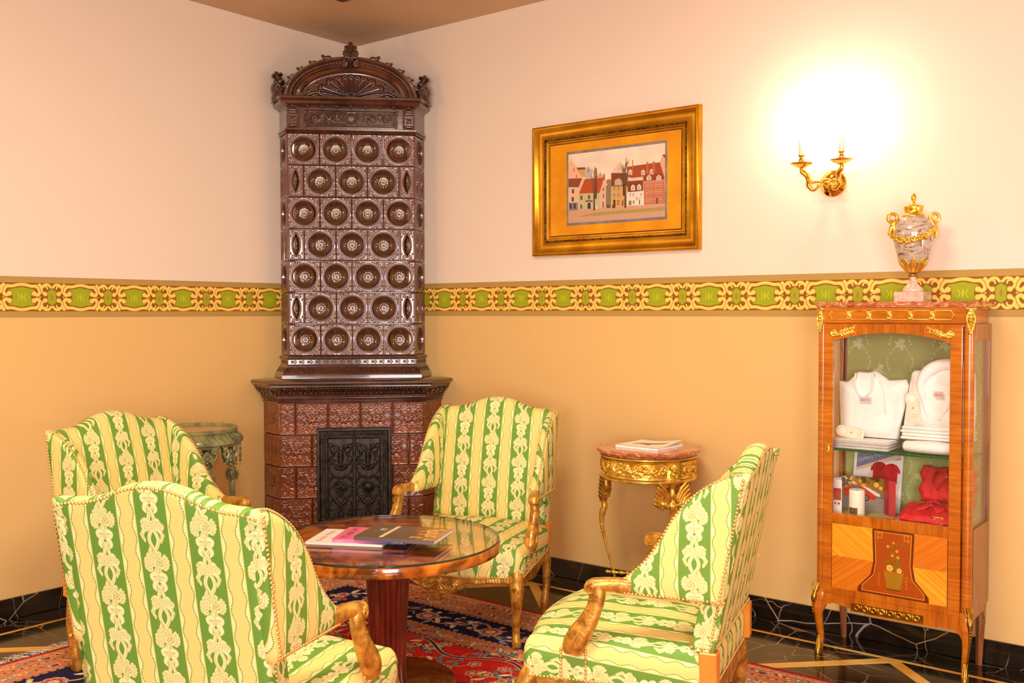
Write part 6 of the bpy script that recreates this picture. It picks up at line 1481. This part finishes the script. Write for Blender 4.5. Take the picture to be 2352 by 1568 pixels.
MB().add(*P_box(-PX+.07, PX-.07, -.014, -.004, -PZ+.07, PZ-.07)).build('backing', M_noise('rope_channel', (70, 42, 8), (96, 60, 14), 12, rough=.5, metal=.5), pf, smooth=False)
MATG = M_noise('gold_leaf_mount', (216, 138, 0), (248, 172, 6), 5, rough=.45, metal=.25, lo=.3, hi=.7)
MB().add(*P_box(-PX+.108, PX-.108, -.0155, -.006, -PZ+.108, PZ-.108)).build('gold_mount', MATG, pf, smooth=False)
def painting():
    W_, H_ = .589, .366; B = Board(0, W_, 0, H_, .001).rgb((242, 224, 200)); N = rng.rand(12, 18); r_ = random.Random(3)
    up_ = np.kron(N, np.ones((B.ny//12+1, B.nx//18+1)))[:B.ny, :B.nx]
    for k in range(4): up_ = (up_+np.roll(up_, 14, 0)+np.roll(up_, -14, 0)+np.roll(up_, 14, 1)+np.roll(up_, -14, 1))/5
    B.c *= (.93+.12*up_[..., None])
    def C(x, y):
        u = (x-210)/1475; top = 410-175*u; bot = 1425-100*u; return (u*W_, (1-(y-top)/(bot-top))*H_)
    def PG(col, *p): B.ink(B.poly([C(*q) for q in p]), col)
    def WN(x, y, w_=30, h=55, col=(92, 70, 60), fr=None):
        if fr: PG(fr, (x-w_/2-4, y-h/2-4), (x+w_/2+4, y-h/2-4), (x+w_/2+4, y+h/2+4), (x-w_/2-4, y+h/2+4))
        PG(col, (x-w_/2, y-h/2), (x+w_/2, y-h/2), (x+w_/2, y+h/2), (x-w_/2, y+h/2))
        if fr:
            B.ink(B.stroke([C(x, y-h/2), C(x, y+h/2)], .0012), fr); B.ink(B.stroke([C(x-w_/2, y), C(x+w_/2, y)], .0012), fr)
    PG((206, 160, 128), (200, 1230), (1700, 1130), (1700, 1440), (200, 1440)); PG((180, 152, 84), (345, 1335), (620, 1270), (1700, 1180), (1700, 1240), (1100, 1280), (600, 1320))
    for k in range(14): x = 600+75*k; PG((150, 138, 70), (x, 1285-.08*(x-600)), (x+50, 1275-.08*(x-600)), (x+30, 1292-.08*(x-600)))
    PG((240, 186, 146), (208, 545), (245, 490), (250, 468), (270, 468), (275, 510), (430, 700), (430, 770), (208, 770)); WN(300, 637, 12, 45); WN(338, 728, 12, 40)
    PG((214, 158, 104), (345, 620), (480, 600), (480, 740), (430, 740)); PG((128, 70, 50), (345, 598), (483, 594), (483, 622), (360, 632)); PG((196, 180, 172), (482, 770), (482, 625), (528, 572), (590, 640), (585, 770)); WN(532, 640, 24, 60, (150, 138, 130)); PG((212, 160, 120), (660, 750), (690, 700), (722, 662), (765, 720), (790, 700), (790, 750))
    PG((142, 72, 44), (210, 765), (430, 755), (380, 900), (210, 890)); PG((230, 186, 150), (215, 890), (375, 890), (375, 1250), (215, 1240)); PG((140, 132, 122), (215, 1118), (365, 1118), (365, 1240), (215, 1240))
    WN(284, 952, 34, 60); WN(280, 1070, 36, 62); WN(245, 1175, 40, 78, (84, 62, 66)); WN(312, 1170, 40, 78, (84, 62, 66)); PG((228, 180, 150), (375, 890), (430, 760), (470, 745), (470, 790), (385, 975))
    PG((186, 80, 38), (380, 985), (475, 770), (785, 745), (705, 980)); PG((196, 186, 140), (375, 985), (710, 975), (710, 1205), (375, 1225)); WN(420, 1045, 32, 60); WN(543, 1035, 32, 55); WN(647, 1035, 30, 55); PG((156, 90, 66), (490, 1085), (545, 1075), (600, 1085), (600, 1110), (490, 1115)); WN(418, 1180, 26, 60); PG((214, 206, 170), (505, 1200), (510, 1120), (543, 1098), (578, 1120), (582, 1200)); PG((66, 62, 52), (515, 1210), (518, 1130), (543, 1110), (568, 1130), (572, 1210)); WN(662, 1180, 34, 70, (222, 210, 160))
    PG((222, 182, 152), (705, 980), (790, 760), (812, 800), (805, 1190), (712, 1205)); PG((170, 96, 66), (770, 690), (792, 690), (795, 790), (772, 770)); WN(768, 920, 14, 45); WN(768, 1018, 14, 55); WN(765, 1150, 16, 85); PG((142, 124, 88), (810, 870), (890, 790), (890, 1190), (806, 1195)); PG((176, 104, 72), (815, 780), (885, 765), (885, 800), (820, 850))
    PG((228, 196, 172), (885, 680), (1020, 505), (1140, 640), (1140, 700)); WN(1010, 615, 24, 45, (190, 176, 170)); PG((126, 66, 40), (890, 678), (1140, 678), (1140, 875), (890, 875)); PG((216, 162, 96), (893, 875), (1135, 872), (1130, 1170), (897, 1190))
    for y in (905, 1005): [WN(x, y, 26, 50, (110, 86, 60), (206, 190, 150)) for x in (937, 1000)]
    WN(938, 1115, 34, 80, (84, 60, 46)); WN(998, 1115, 34, 70, (110, 84, 50), (216, 190, 130)); PG((196, 172, 150), (940, 860), (945, 780), (1010, 755), (1055, 790), (1060, 860)); WN(1065, 1125, 30, 80, (150, 96, 60))
    PG((168, 76, 42), (1125, 585), (1612, 518), (1685, 760), (1370, 740), (1370, 800), (1140, 735)); PG((226, 200, 176), (1140, 760), (1370, 730), (1370, 790), (1150, 795)); PG((132, 62, 38), (1140, 800), (1368, 785), (1372, 940), (1140, 965)); PG((236, 220, 210), (1127, 962), (1375, 945), (1380, 1155), (1130, 1165))
    for x, y in ((1180, 665), (1368, 670), (1493, 660)): PG((232, 206, 180), (x-28, y+40), (x-28, y-20), (x, y-45), (x+28, y-20), (x+28, y+40)); WN(x, y+10, 24, 40, (150, 110, 90), (226, 200, 170))
    for x, y in ((1220, 895), (1312, 888)): PG((240, 222, 206), (x-30, y+42), (x-30, y-20), (x, y-48), (x+30, y-20), (x+30, y+42)); WN(x, y+8, 26, 46, (130, 100, 84), (240, 226, 210))
    for x in (1178, 1225, 1340): WN(x, 1000, 22, 40, (120, 92, 70), (244, 232, 220))
    PG((110, 122, 90), (1158, 1090), (1195, 1088), (1195, 1155), (1158, 1158)); WN(1230, 1110, 24, 50, (150, 140, 120)); PG((250, 240, 226), (1298, 1165), (1300, 1070), (1318, 1058), (1338, 1070), (1340, 1160)); WN(1318, 1110, 18, 80, (120, 104, 90)); PG((226, 176, 60), (1255, 1050), (1340, 1045), (1340, 1055), (1270, 1065))
    PG((226, 176, 60), (1262, 1040), (1285, 1035), (1285, 1078), (1262, 1080)); PG((206, 112, 78), (1375, 800), (1680, 775), (1690, 1130), (1385, 1150)); PG((222, 140, 104), (1370, 800), (1680, 772), (1682, 795), (1375, 825)); PG((142, 68, 44), (1370, 715), (1640, 690), (1680, 775), (1372, 800))
    for y in (860, 965, 1080):
        for x in (1428, 1485, 1560, 1620): WN(x, y-.06*(x-1428), 30, 56, (120, 70, 52), (240, 214, 180))
    WN(1572, 1090, 20, 90, (96, 50, 40))
    for x in (1455, 1597): PG((238, 200, 180), (x-35, 790), (x-35, 735), (x, 702), (x+35, 735), (x+35, 780)); WN(x, 752, 26, 44, (130, 90, 90), (240, 214, 200))
    for x, y, w_ in ((1213, 565, 14), (1432, 590, 26), (1525, 575, 32), (1115, 540, 12)): PG((188, 110, 72), (x-w_/2, y+95), (x-w_/2, y-100+w_), (x+w_/2, y-100+w_), (x+w_/2, y+95))
    PG((232, 170, 140), (1612, 520), (1645, 420), (1690, 450), (1690, 750)); PG((132, 60, 44), (1645, 405), (1690, 405), (1690, 470))
    def tree(x, y0, y1, sp):
        B.ink(B.stroke([C(x, y0), C(x-3, (y0+y1)/2), C(x+4, y1)], [.005, .0035, .001]), (76, 56, 40))
        for k in range(26):
            h = r_.uniform(.35, .95); s = r_.choice((-1, 1)); yy = y0+(y1-y0)*h; l = sp*r_.uniform(.4, 1); B.ink(B.stroke([C(x, yy), C(x+s*l*.5, yy-l*.7), C(x+s*l*.8, yy-l*1.6)], [.0018, .001, .0005]), (110, 80, 56), .8)
    tree(625, 1225, 640, 70); tree(1105, 1185, 520, 80); tree(655, 1000, 600, 40); tree(1080, 1000, 560, 60)
    for x in (915, 925, 945, 835, 860): B.ink(B.stroke([C(x, 1190), C(x, 1160)], .004), (90, 66, 50))
    B.c *= (.95+.1*rng.rand(B.ny, B.nx, 1)); return B.image('painting_print')
x0, x1, z0, z1 = 1.681-1.960, 2.270-1.960, 1.926-2.106, 2.292-2.106
PG_ = NT('painted_picture'); 
MB().add(*P_box(x0-.012, x1+.012, -.0165, -.012, z0-.014, z1+.014, .001)).build('grey_border', M_noise('slate_border', (120, 110, 108), (150, 136, 130), 20, rough=.7), pf, smooth=False)
m = MB(); m.add([(x0, -.0168, z0), (x1, -.0168, z0), (x1, -.0168, z1), (x0, -.0168, z1)], [(0, 1, 2, 3)], [(0, 0), (1, 0), (1, 1), (0, 1)]); m.build('painting', M_img('painting', painting(), .6), pf, smooth=False)
